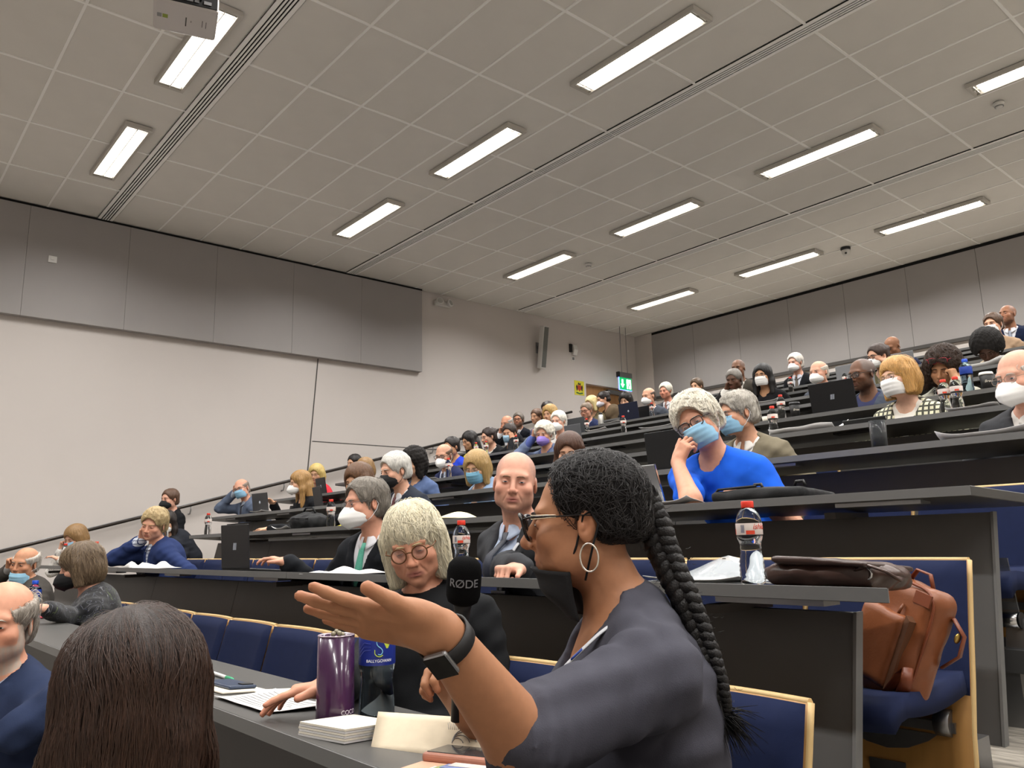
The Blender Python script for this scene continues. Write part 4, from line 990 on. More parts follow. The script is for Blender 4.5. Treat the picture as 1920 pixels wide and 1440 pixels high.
    if hair:
        st, hcx, hp_ = hair; hres = {0: 0.0092, 1: 0.0072, 2: 0.0055, 3: 0.0046}[detail]
        HF = hair_field(st, hres, hp_); hv, hq = HF.mesh(); hv = hair_disp(hv, st, int(abs(h[0]*1000)) % 17+1)
        hm = hair_mat(hcx, st in ('curly', 'afro', 'tight')); hobj = put('hair', npmesh('hair', hv, hq, hm), e); place(hobj, h, R*s)
        if strand:
            crown = np.array([hp_.get('sx', 0.0), 0.03, 0.13])
            def flow(P):
                d = P-crown; d = d/(np.linalg.norm(d, axis=1, keepdims=True)+1e-6); dn = np.array([0, 0, -1.0]); k = np.clip((0.06-P[:, 2])/0.06, 0, 1)[:, None]; return d*(1-k)+dn*k
            if st in ('curly', 'afro', 'fluffy'):
                r_ = np.random.RandomState(3)
                flow0 = flow; flow = lambda P: flow0(P)+np.stack([np.sin(P[:, 2]*160+P[:, 0]*60), np.cos(P[:, 0]*170), np.sin(P[:, 1]*150)], 1)*0.8
            sv, sq = strands(HF, hv, strand, hp_.get('steps', 9), hp_.get('step', 0.011), hp_.get('rad', 0.0011), 5, flow, hp_.get('off', 0.0025), hp_.get('jit', 0.3))
            so = put('hair_strands', npmesh('hair_strands', sv, sq, hair_mat(hp_.get('c2', hcx))), hobj); so['kind'] = 'stuff'
    if glass:
        gm = mat('frame '+glass[1], glass[1], 0.35); glasses(glass[0], e, gm, h, R*s, detail > 0, *(glass[2] if len(glass) > 2 else (0, 0)))
    if mask:
        mk, mc = mask[0], mask[1]; off = mask[2] if len(mask) > 2 else (0, 0, 0)
        mm = mat('mask '+mc, mc, 0.85, bump=0.1, bscale=500); o = put('face_mask', mask_mesh(mk).mesh('face_mask', mm), e); place(o, h, R*s, off)
        lm_ = mat('ear loop '+loopc, loopc, 0.8)
        if detail > 0:
            for m_ in loops(mk): put('ear_loop', m_.mesh('ear_loop', lm_), o)
    if extra: extra(dict(e=e, h=h, R=R, s=s, NB=NB, W=W, wr=wr, Ro=Ro, hair=hobj, V=V, hp=hp))
    return e
# ------------------------------------------------------------------ patterned cloth
def checks(name, c0, c1, scale=45.0, w_=0.12):
    if name in MATS: return MATS[name]
    m = mat(name, c0, 0.85); nt = m.node_tree; N = nt.nodes; L = nt.links; b = N['Principled BSDF']
    tc = N.new('ShaderNodeTexCoord'); sx = N.new('ShaderNodeSeparateXYZ'); L.new(tc.outputs['Object'], sx.inputs[0]); outs = []
    for ax in (0, 2):
        a = N.new('ShaderNodeMath'); a.operation = 'MULTIPLY'; a.inputs[1].default_value = scale; L.new(sx.outputs[ax], a.inputs[0])
        f = N.new('ShaderNodeMath'); f.operation = 'FRACT'; L.new(a.outputs[0], f.inputs[0])
        g = N.new('ShaderNodeMath'); g.operation = 'LESS_THAN'; g.inputs[1].default_value = w_; L.new(f.outputs[0], g.inputs[0]); outs.append(g)
    mx = N.new('ShaderNodeMath'); mx.operation = 'MAXIMUM'; L.new(outs[0].outputs[0], mx.inputs[0]); L.new(outs[1].outputs[0], mx.inputs[1])
    k = N.new('ShaderNodeMix'); k.data_type = 'RGBA'; L.new(mx.outputs[0], k.inputs[0]); k.inputs[6].default_value = (*lin(c0), 1); k.inputs[7].default_value = (*lin(c1), 1); L.new(k.outputs[2], b.inputs['Base Color'])
    return m
def floral(name, c0, cols, scale=22.0):
    if name in MATS: return MATS[name]
    m = mat(name, c0, 0.8, sheen=0.2); nt = m.node_tree; N = nt.nodes; L = nt.links; b = N['Principled BSDF']; tc = N.new('ShaderNodeTexCoord')
    n = N.new('ShaderNodeTexNoise'); n.inputs['Scale'].default_value = scale; n.inputs['Detail'].default_value = 2; n.inputs['Distortion'].default_value = 1.5; L.new(tc.outputs['Object'], n.inputs['Vector'])
    r = N.new('ShaderNodeValToRGB'); L.new(n.outputs[0], r.inputs[0]); e = r.color_ramp.elements; e[0].position = 0; e[0].color = (*lin(c0), 1); e[1].position = 1; e[1].color = (*lin(c0), 1)
    for p, c in cols: q = e.new(p); q.color = (*lin(c), 1)
    L.new(r.outputs[0], b.inputs['Base Color']); return m
M_checkshirt = checks('checked shirt', '#d5dbe6', '#39466e', 38.0, 0.2)
M_floral = floral('black velvet with curling pattern', '#0c0c11', [(0.485, '#0c0c11'), (0.492, '#7a7a78'), (0.50, '#1b264a'), (0.507, '#0c0c11'), (0.615, '#0c0c11'), (0.622, '#5d6a44'), (0.63, '#0c0c11')], 11)
M_print = floral('white top with dark print', '#dcd8d2', [(0.56, '#dcd8d2'), (0.60, '#3a3a40'), (0.64, '#dcd8d2')], 26)
M_hound = checks('cream checked tweed', '#d6d3b6', '#45453c', 34.0, 0.36)
M_stripe = checks('black and white stripes', '#141416', '#d5d3ce', 46.0, 0.2)
# ------------------------------------------------------------------ the audience
def hand_on(face=(-0.07, -0.085, -0.06), q=-1): return dict(wl=(q*abs(face[0])*1.3, face[1]+0.02, face[2]-0.085), d=(-q*0.35, -0.05, 1.0), n=(-q*1.0, 0.35, 0.0), curl=(0.45, 0.5, 0.55, 0.6), thumb=(0.6, 0.7, 0.1), pole=(q*0.5, -0.6, -1))
WM, BM = '#ecebe8', '#8fbcd8'
PL = [
 # row 3 and further, mid distance
 dict(label='grey-haired man in dark suit and burgundy tie wearing a black mask', px=(740, 882), n=3, look=58, nod=12, detail=1, hair=('short', '#c4c1ba', dict(th=0.018)), skin='#d8a68c', mask=('ffp2', '#141416'), loopc='#141416', top=('suit', '#2b2f39', '#e6e6ea', '#5c2b30'), build=1.1),
 dict(label='woman with dark brown hair in black, reaching along the third desk beside a backpack', px=(672, 902), n=3, look=40, nod=15, detail=0, fem=1, hair=('bob', '#5d4029', {}), top=('crew', '#17181b'), armR=dict(w=atY(506, 993, ROWY(3)+0.2), far=True)),
 dict(label='man in black suit and black mask beside the left handrail', px=(318, 936), n=3, dy=0.62, look=48, nod=4, detail=0, hair=('short', '#5b4334', {}), skin='#d3a088', mask=('ffp2', '#16171a'), top=('suit', '#17181b', '#9fb0c4', None)),
 dict(label='dark-haired woman with black glasses and white mask behind the blond man', px=(312, 980), n=3, dy=0.3, look=20, nod=5, detail=0, fem=1, hair=('long', '#221a17', dict(length=0.12)), mask=('ffp2', WM), glass=('sq', '#101010'), top=('crew', '#23252b')),
 # row 4
 dict(label='grey-haired man in olive jacket and blue mask next to the blue shirt', px=(1382, 776), n=4, dy=0.42, look=58, nod=8, tilt=-6, detail=2, hair=('fluffy', '#a8a297', dict(th=0.018)), skin='#c99678', mask=('surg', BM), glass=('thin', '#4a4440'), top=('suit', '#79715f', '#e6e2dc', None), build=1.1, strand=400),
 dict(label='old balding man in white mask and dark grey suit at the right edge', px=(1912, 706), n=4, dy=0.42, look=38, nod=10, detail=2, hair=('ring', '#b9b0a8', {}), skin='#d9a48c', age=0.8, mask=('ffp2', WM), glass=('thin', '#8a7a66'), top=('suit', '#3e3f42', '#e6e2dc', None), build=1.1, strand=200),
 dict(label='woman with long brown hair looking down behind the speaker', px=(1068, 846), n=4, dy=0.42, look=12, nod=18, detail=1, fem=1, opening=0.2, skin='#d0a083', hair=('long', '#4b3022', dict(length=0.22)), top=('crew', '#1e1f24')),
 dict(label='woman with straight honey hair, blue mask and pale blue jacket', px=(894, 876), n=4, dy=0.42, look=30, nod=18, detail=1, fem=1, opening=0.2, hair=('bob', '#a98a58', dict(nape=-0.17, cut=(0.06, 0.10, 0.12))), mask=('surg', '#7db4cf'), glass=('thin', '#6b6258'), top=('open', '#8ea5c3', '#d9b79c', None)),
 dict(label='curly black-haired woman in denim blue behind the black-masked man', px=(775, 868), n=4, dy=0.5, look=40, nod=10, detail=0, fem=1, hair=('curly', '#191513', dict(th=0.035)), top=('crew', '#54658a')),
 dict(label='balding man in grey suit and blue mask, hand on his head, by the left wall', px=(453, 916), n=4, dy=0.42, look=35, nod=10, tilt=-14, detail=1, hair=('ring', '#86776a', {}), skin='#d39d84', mask=('surg', BM), glass=('rect', '#3c2a24'), top=('suit', '#566073', '#9aa3b0', '#2e2f3a'), armR=hand_on((-0.085, -0.06, 0.04))),
 dict(label='woman with long light brown hair in black, white mask, in profile', px=(562, 905), n=4, dy=0.42, look=76, nod=8, detail=1, fem=1, hair=('long', '#9c7746', dict(length=0.2)), mask=('ffp2', WM), glass=('thin', '#6b6258'), top=('crew', '#17181b'), armR=dict(w=atY(512, 945, ROWY(4)+0.25), far=True)),
 # row 5
 dict(label='blond woman in red behind a black laptop near the left wall', px=(593, 889), n=5, look=22, nod=10, detail=0, fem=1, hair=('bob', '#c4ab68', dict(wide=0.01)), glass=('thin', '#4b3a30'), top=('crew', '#c2323c')),
 dict(label='light brown-haired woman, only her hair showing above the grey-haired man', px=(684, 880), n=5, look=40, nod=20, detail=0, fem=1, hair=('bob', '#8c6c43', {}), top=('crew', '#3a3f52')),
 dict(label='man in navy suit, white mask and dark glasses behind a water bottle', px=(832, 854), n=5, look=30, nod=14, detail=1, hair=('ring', '#6a5443', {}), skin='#cc9a80', mask=('ffp2', WM), glass=('rect', '#26201d'), top=('suit', '#23294a', '#c9d3e6', '#23263a')),
 dict(label='woman with golden bob, white mask and cream checked jacket', px=(1684, 708), n=5, dy=0.40, look=42, nod=4, tilt=-6, detail=2, fem=1, opening=0.45, hair=('bob', '#b78a4c', dict(th=0.018, nape=-0.118, bang=0.012, wide=0.0, c2='#c99c5c')), skin='#ddb096', mask=('surg', WM), glass=('thin', '#8a7a5a'), top=('open', M_hound, '#e9e4da', None), strand=500),
 # row 6
 dict(label='dark-skinned man with receding grey hair, glasses and navy shirt', px=(1616, 702), n=6, dy=0.42, look=42, nod=8, detail=2, hair=None, scalp=0.55, brow='#2a211c', beard=0.5, skin='#6a4834', lip='#6d473c', glass=('rect', '#2b2420'), top=('open', '#4c5361', '#33375c', None), build=1.1),
 dict(label='woman with brown curls, red glasses on her head, cheek on her fist', px=(1768, 690), n=6, dy=0.45, look=14, nod=24, tilt=6, detail=2, fem=1, opening=0.1, hair=('curly', '#33251c', dict(th=0.04, wide=0.03, rad=0.0014, jit=0.7)), skin='#b58561', glass=('sq', '#9c2733', (0.082, 0.002)), top=('open', '#a9a799', M_stripe, None), armL=dict(wl=(0.105, -0.085, -0.125), d=(-0.2, -0.1, 1), n=(-1, 0.3, 0), curl=(1.2, 1.2, 1.2, 1.2), pole=(0.5, -0.6, -1)), strand=900),
 dict(label='white-haired man with purple mask, hand on his forehead, in blue-grey jacket', px=(1020, 814), n=6, dy=0.42, look=22, nod=10, detail=1, hair=('fluffy', '#dcd5c6', dict(th=0.032)), skin='#cf9c82', mask=('ffp2', '#8f79c6'), top=('open', '#65718c', '#4a5896', None), armR=hand_on((-0.085, -0.075, 0.055))),
 dict(label='dark-haired woman in royal blue behind the navy-suited man', px=(846, 838), n=6, look=45, nod=10, detail=0, fem=1, skin='#c08e6c', hair=('bun', '#231c1a', {}), top=('crew', '#2a43be')),
 dict(label='black-haired person seen only by the hair above the light brown hair', px=(664, 868), n=6, look=50, nod=10, detail=0, hair=('short', '#1f1a18', {}), top=('crew', '#2a2b30')),
 # row 7
 dict(label='woman with black hair and glasses in a yellow cardigan', px=(880, 826), n=7, look=58, nod=18, detail=0, fem=1, skin='#cf9f7c', hair=('long', '#1b1615', dict(length=0.1)), glass=('thin', '#222'), top=('open', '#d8cc48', '#eceae4', None)),
 dict(label='woman with dark hair tied back and glasses, in black', px=(916, 819), n=7, look=60, nod=12, detail=0, fem=1, skin='#d0a085', hair=('bun', '#2c1f1b', {}), glass=('thin', '#888'), top=('open', '#191a1d', '#d8d4cc', None)),
 dict(label='person in black with pale blue mask below the bald man', px=(955, 812), n=7, look=25, nod=14, detail=0, skin='#b98a6c', hair=('short', '#352a25', {}), mask=('surg', '#a9cbe0'), top=('crew', '#191a1d'), armL=hand_on((0.085, -0.06, -0.02), 1)),
 dict(label='white-haired man with white mask and white shirt behind the purple mask', px=(1047, 790), n=7, look=28, nod=6, detail=0, hair=('short', '#e2ddd2', dict(th=0.018)), skin='#d8a58d', mask=('ffp2', WM), top=('crew', '#dcd9d6')),
 # row 8
 dict(label='bald man with hand at his mouth near the handrail', px=(950, 794), n=8, look=35, nod=10, detail=0, hair=('ring', '#b0a8a0', {}), skin='#cf9478', beard=0.4, brow='#8a8078', top=('suit', '#1c1d21', '#dadade', None), armR=hand_on((-0.06, -0.09, -0.07))),
 dict(label='blond woman seen over the white-haired man in the mask', px=(1031, 776), n=8, look=35, nod=10, detail=0, fem=1, hair=('bob', '#b29056', {}), top=('crew', '#3a3a40')),
 dict(label='dark-skinned grey-haired man covering his mouth with his hand', px=(1376, 712), n=8, look=25, nod=14, detail=0, hair=('short', '#77716a', dict(th=0.01)), skin='#5c3f2f', brow='#3a302a', top=('open', '#22201f', '#d8d4cc', None), armR=hand_on((-0.05, -0.095, -0.04))),
 dict(label='woman with long black hair and white mask in black', px=(1430, 704), n=8, look=22, nod=6, detail=0, fem=1, skin='#b98b67', hair=('long', '#12100f', dict(length=0.14)), mask=('surg', WM), glass=('thin', '#333'), top=('crew', '#151517')),
 dict(label='balding man with white mask and white shirt under grey jacket', px=(1535, 698), n=8, look=32, nod=6, detail=0, hair=('ring', '#c8beb0', {}), skin='#dba68c', mask=('ffp2', WM), top=('suit', '#4a4e56', '#e2e0dc', None)),
 dict(label='woman with tied dark hair and white mask behind a grey laptop', px=(1646, 668), n=8, look=48, nod=10, detail=0, fem=1, skin='#cf9f82', hair=('bun', '#3a2a22', {}), mask=('ffp2', WM), glass=('rect', '#222'), top=('crew', '#5b563f'), armL=hand_on((0.08, -0.06, -0.05), 1)),
 dict(label='woman with black afro, head bent low over papers', px=(1852, 652), n=8, dy=0.35, look=12, nod=48, detail=1, fem=1, skin='#4f3527', hair=('afro', '#14110f', {}), opening=0.1, top=('crew', '#b7a78e')),
 # rows 9 to 11
 dict(label='grey-bearded man in glasses and dark suit behind the bald man', px=(972, 787), n=9, look=15, nod=2, detail=0, hair=('short', '#6f675f', {}), skin='#b98468', beard=0.8, brow='#5a524a', glass=('rect', '#2a2422'), top=('suit', '#1d1f26', '#dcdce0', None)),
 dict(label='black-haired person above the blond woman', px=(1026, 768), n=9, look=35, nod=8, detail=0, hair=('short', '#2a2423', dict(th=0.02)), top=('crew', '#2a2a2e')),
 dict(label='brown-haired person half hidden behind the wild white hair', px=(1006, 781), n=9, look=40, nod=8, detail=0, hair=('short', '#6a5142', {}), top=('crew', '#6a6a88')),
 dict(label='man with glasses in navy suit near the door', px=(1099, 770), n=9, look=28, nod=12, detail=0, hair=('short', '#7a6a5a', dict(th=0.008)), skin='#c8937a', glass=('rect', '#1b1717'), top=('suit', '#2b3354', '#cfdcf0', None)),
 dict(label='bald man with white mask, grey suit and dark tie at the back', px=(1216, 743), n=9, look=42, nod=8, detail=0, hair=('ring', '#5a4c42', dict(th=0.004)), skin='#cf9c80', mask=('ffp2', WM), top=('suit', '#474c55', '#eceaf0', '#2b2c33')),
 dict(label='bald dark-skinned man in brown suit at the back', px=(1384, 691), n=9, look=20, nod=6, detail=0, hair=None, scalp=0.4, brow='#2a201c', skin='#74503a', top=('suit', '#4b463f', '#d8d4cc', None)),
 dict(label='blond woman behind the man with glasses near the door', px=(1109, 757), n=10, look=40, nod=10, detail=0, fem=1, hair=('bob', '#d9c68f', dict(wide=0.01)), top=('crew', '#6a6048')),
 dict(label='dark-haired woman behind the dark blue laptop at the back', px=(1173, 750), n=10, look=25, nod=20, detail=0, fem=1, skin='#dcae90', hair=('bob', '#1d1816', dict(nape=-0.09)), top=('crew', '#1c1d22')),
 dict(label='white-haired man in grey suit by the back wall', px=(1248, 733), n=10, look=30, nod=8, detail=0, hair=('short', '#d8d2c2', dict(th=0.02)), skin='#cf8f76', top=('suit', '#4c4e52', '#e6e6ea', '#8a5a50')),
 dict(label='white-haired man in black suit and white mask against the back wall', px=(1491, 680), n=10, look=32, nod=6, detail=0, hair=('short', '#d6d0c6', dict(th=0.018)), skin='#cf9c86', mask=('ffp2', WM), top=('suit', '#1d1e22', '#c8ccd6', '#5a5048')),
 dict(label='bald dark-skinned man in navy suit bent over, against the back wall', px=(1673, 650), n=10, look=35, nod=28, detail=0, hair=None, brow='#2a201c', skin='#8a5f44', top=('suit', '#262c44', '#e2e2e8', None)),
 dict(label='woman with brown hair tied up and white mask at the far right back', px=(1862, 608), n=10, look=25, nod=6, detail=1, fem=1, skin='#c9987a', hair=('bun', '#523c2c', dict(th=0.016)), mask=('surg', WM), top=('crew', '#a88d73')),
 dict(label='brown hair of a person behind the white-haired man in blue', px=(1306, 724), n=11, look=30, nod=8, detail=0, hair=('short', '#5b4836', dict(th=0.02)), top=('crew', '#3a3a40')),
 dict(label='shaven-headed man in navy suit and white shirt, highest at the right', px=(1889, 590), n=11, look=32, nod=-4, detail=1, hair=None, scalp=0.35, beard=0.5, brow='#2a201c', skin='#a8765a', top=('suit', '#1f2740', '#e4e4ea', '#9aa0ae')),
]
import time as _t
_t0 = _t.time()
for sp_ in PL: person(**sp_)
print('far people', round(_t.time()-_t0, 1))
# woman in brown who stands bent forward near the door
person('woman in brown jacket and white mask bending forward by the back door', px=(1131, 748), n=10, dy=0.55, look=72, nod=18, turn=-25, detail=0, fem=1, sit=False, seatz=FLOORZ(10)+0.62, hipdx=0.22, hipdy=0.1, hair=('bun', '#241c1a', {}), skin='#cf9f82', mask=('ffp2', '#d8d4dc'), top=('crew', '#5d4f3d'))
# ------------------------------------------------------------------ people close to the camera
def lanyard_on(pts, patch=(0.45, 0.6), badge=None):
    """a flat printed neck strap through points given relative to the neck base"""
    def f(c):
        P = np.array([c['NB']+np.array(p)*c['s'] for p in pts]); t = np.linspace(0, 1, len(P)); T_ = np.linspace(0, 1, 30); C = np.stack([np.interp(T_, t, P[:, i]) for i in range(3)], 1)
        for _ in range(3): C[1:-1] = 0.25*C[:-2]+0.5*C[1:-1]+0.25*C[2:]
        o = put('lanyard', MB().tube(C, 0.0085, 8, flat=0.3).mesh('lanyard', mat('lanyard', '#c9cbd0', 0.6)), c['e'])
        a, b = int(patch[0]*29), int(patch[1]*29); put('printed_patch', MB().tube(C[a:b+1], 0.0090, 8, flat=0.32).mesh('printed_patch', mat('lanyard blue', '#23408f', 0.6)), o)
        if badge: q = C[-1]; put('badge', MB().box(q+np.array([-0.04, -0.012, -0.06]), q+np.array([0.04, -0.009, 0.0])).mesh('badge', mat('badge card', '#d4d6dc', 0.4)), o)
    return f
# row 2
person('balding man in dark grey suit frowning towards the camera, fist on the desk', px=(966, 903), n=2, dy=0.40, look=4, nod=3, tilt=5, detail=3, skin='#d8a18a', lip='#b5746a', age=0.5, fat=0.22, hair=None, scalp=0.35, brow='#8a6e58', beard=0.28, eyes='blue', opening=0.36, gaze=(0.06, 0.0), top=('suit', '#3a3b3e', '#b9c6dd', '#1c2130'), build=1.1, extra=lanyard_on([(0.07, 0.03, 0.02), (0.085, -0.04, -0.03), (0.075, -0.10, -0.09), (0.055, -0.135, -0.17), (0.05, -0.15, -0.24)], (0.1, 0.2), badge=True),
       armR=dict(w=atY(985, 1076, ROWY(2)+0.13), d=(-0.5, -0.85, 0.0), n=(0, 0.1, -1), curl=(1.15, 1.15, 1.15, 1.15), thumb=(0.7, 0.5, 0.3)))
person('man with grey hair, white mask and teal tie, hand at a laptop', px=(684, 944), n=2, dy=0.42, look=62, nod=4, tilt=-4, detail=2, skin='#d39a80', age=0.6, hair=('short', '#7d766c', dict(th=0.016, cz=-0.03)), mask=('ffp2', WM), glass=('thin', '#4a4a4e'), top=('suit', '#1f2125', '#e3e3e8', '#63b8a0'), build=1.15, strand=500, hipdx=-0.10, turn=14,
       armR=dict(w=atY(540, 1055, ROWY(2)+0.19), far=True, d=(-0.9, -0.35, -0.15), n=(0, 0, -1), curl=(0.3, 0.35, 0.4, 0.5), spread=0.3))
person('blond man in navy jacket and checked shirt, resting his cheek on his hand', px=(288, 983), n=2, dy=0.40, look=28, nod=14, tilt=9, detail=2, skin='#d9a186', age=0.5, opening=0.25, hair=('fluffy', '#b29c72', dict(th=0.020, rad=0.0013)), top=('suit', '#27345c', M_checkshirt, None), build=1.15, strand=500,
       armR=dict(wl=(-0.125, -0.045, -0.12), d=(0.35, 0.0, 0.9), n=(1, 0.2, 0.1), curl=(0.6, 0.7, 0.8, 0.9), pole=(-0.9, -0.2, -1)))
person('brown-haired woman in white print top and blue mask, cheek on hand, beside the wall rail', px=(141, 1008), n=2, dy=0.42, look=52, nod=22, detail=1, fem=1, opening=0.2, skin='#d9a78e', hair=('bob', '#8a6b45', dict(nape=-0.09)), mask=('surg', BM), top=('crew', M_print),
       armR=dict(wl=(-0.10, -0.10, -0.13), d=(0.2, 0.1, 1), n=(1, 0.3, 0), curl=(0.8, 0.9, 0.9, 1.0)), armL=dict(w=atY(112, 1049, ROWY(2)+0.2), d=(-1, -0.2, 0), far=True))
# row 1
person('brown-bobbed woman in black patterned velvet and black mask, in profile', px=(150, 1062), n=1, dy=0.47, look=88, nod=12, turn=-18, detail=2, fem=1, opening=0.3, skin='#d3a088', hair=('bob', '#5e4d3a', dict(bang=0.028, nape=-0.115, c2='#7d6a52')), mask=('ffp2', '#141416'), loopc='#141416', top=('crew', M_floral), strand=600, build=1.05,
       armR=dict(w=atZ(88, 1142, ROWZ(1)+0.06), d=(-1, -0.2, 0.0), n=(0, 0, -1), far=True))
person('grey-haired man in dark suit with blue mask under his chin, hand on forehead', px=(46, 1056), n=1, dy=0.50, look=34, nod=6, tilt=6, detail=2, age=0.7, skin='#c48e6e', hair=('ring', '#bdb6ac', dict(th=0.012)), brow='#8a8078', mask=('surg', '#9fd0ea', (0, 0.012, -0.048)), top=('suit', '#45413d', '#8a8784', None), build=1.1, strand=250,
       armR=dict(wl=(-0.15, -0.07, -0.04), d=(0.45, -0.05, 0.8), n=(1, 0.3, 0), curl=(0.8, 0.9, 1.0, 1.1), pole=(-0.8, -0.4, -1)))
# white-blond woman with round glasses
person('white-blond woman with round tortoiseshell glasses and black sweater, looking down', px=(776, 1018), n=1, dy=0.60, hs=0.92, look=12, nod=17, tilt=-11, turn=8, detail=3, fem=1, age=0.8, fat=0.15, opening=0.10, skin='#d3987c', lip='#b9786c', hair=('bob', '#cdc4a8', dict(th=0.015, bang=0.044, nape=-0.122, wide=0.0, cut=(0.070, 0.10, 0.12), c2='#dcd4ba', rad=0.0010, steps=12)), brow='#b5a27c', glass=('round', '#6b4526', (0.0, -0.004)), top=('sweat', '#191a1c'), build=1.15, strand=1500, extra=lanyard_on([(0.02, 0.085, 0.02), (0.075, 0.045, 0.015), (0.092, -0.02, -0.015), (0.080, -0.09, -0.055), (0.055, -0.135, -0.11)], (0.5, 0.68)),
       armR=dict(w=atZ(632, 1284, ROWZ(1)+0.055), far=True, d=(-0.95, -0.35, -0.12), n=(0.1, 0, -1), curl=(0.12, 0.25, 0.3, 0.35), spread=0.2, thumb=(0.75, 0.5, 0.1)))
# row 0: the man at the left edge and the woman whose back is turned
Hm = atD(2, 1166, 2.42)
person('balding man with short grey beard in navy suit at the left edge', H=Hm, n=0, hipdy=0.02, seatz=0.43, look=20, nod=4, tilt=3, detail=3, age=0.8, fat=0.1, skin='#d59a7e', hair=('ring', '#9c9388', dict(th=0.012)), brow='#b3aa9e', beard=0.85, eyes='dark', opening=0.45, top=('suit', '#28324c', '#b7c2dc', None), build=1.2, turn=20, strand=500,
       armL=dict(w=atD(20, 1378, 2.2), el=atD(100, 1335, 2.28), d=-rt, n=(0, 0, -1), free=True))
Hw = atD(252, 1322, 1.27)
person('woman with long straight dark brown hair, seen from behind, in dark jacket', H=Hw, n=0, hipdy=-0.02, seatz=0.43, look=186, nod=4, detail=2, fem=1, skin='#cfa084', hair=('long', '#23150e', dict(length=0.17, wide=0.035, th=0.032, steps=14, step=0.020, rad=0.00065, c2='#37241a', jit=0.12, off=0.0035, sx=0.02)), top=('crew', '#2b2f3a'), turn=30, strand=4800)
# ------------------------------------------------------------------ man in the blue shirt
def blue_extra(c):
    pass
person('white-haired man in bright blue shirt, blue mask and glasses, chin on his hand', px=(1308, 792), n=3, dy=0.36, look=24, nod=12, tilt=-23, turn=6, detail=3, age=0.7, skin='#d29a7f', eyes='blue', opening=0.4, hair=('fluffy', '#d3ccbb', dict(th=0.030, rad=0.0013, jit=0.5, c2='#ded8c8', steps=7, cz=-0.04)), brow='#b5aea0', glass=('sq', '#2e2522'), mask=('surg', BM), top=('tee', '#2060d8'), sleeve=0.36, build=1.15, strand=1500, hipdx=0.18,
       armR=dict(el=atY(1296, 938, ROWY(3)+0.10), wl=(-0.03, -0.14, -0.185), d=(0.5, 0.12, 0.85), n=(0.25, 1, 0.1), curl=(0.5, 0.65, 0.8, 0.9), spread=0.2, thumb=(0.8, 0.5, 0.2), free=True), armL=dict(w=atY(1420, 930, ROWY(3)+0.26)))
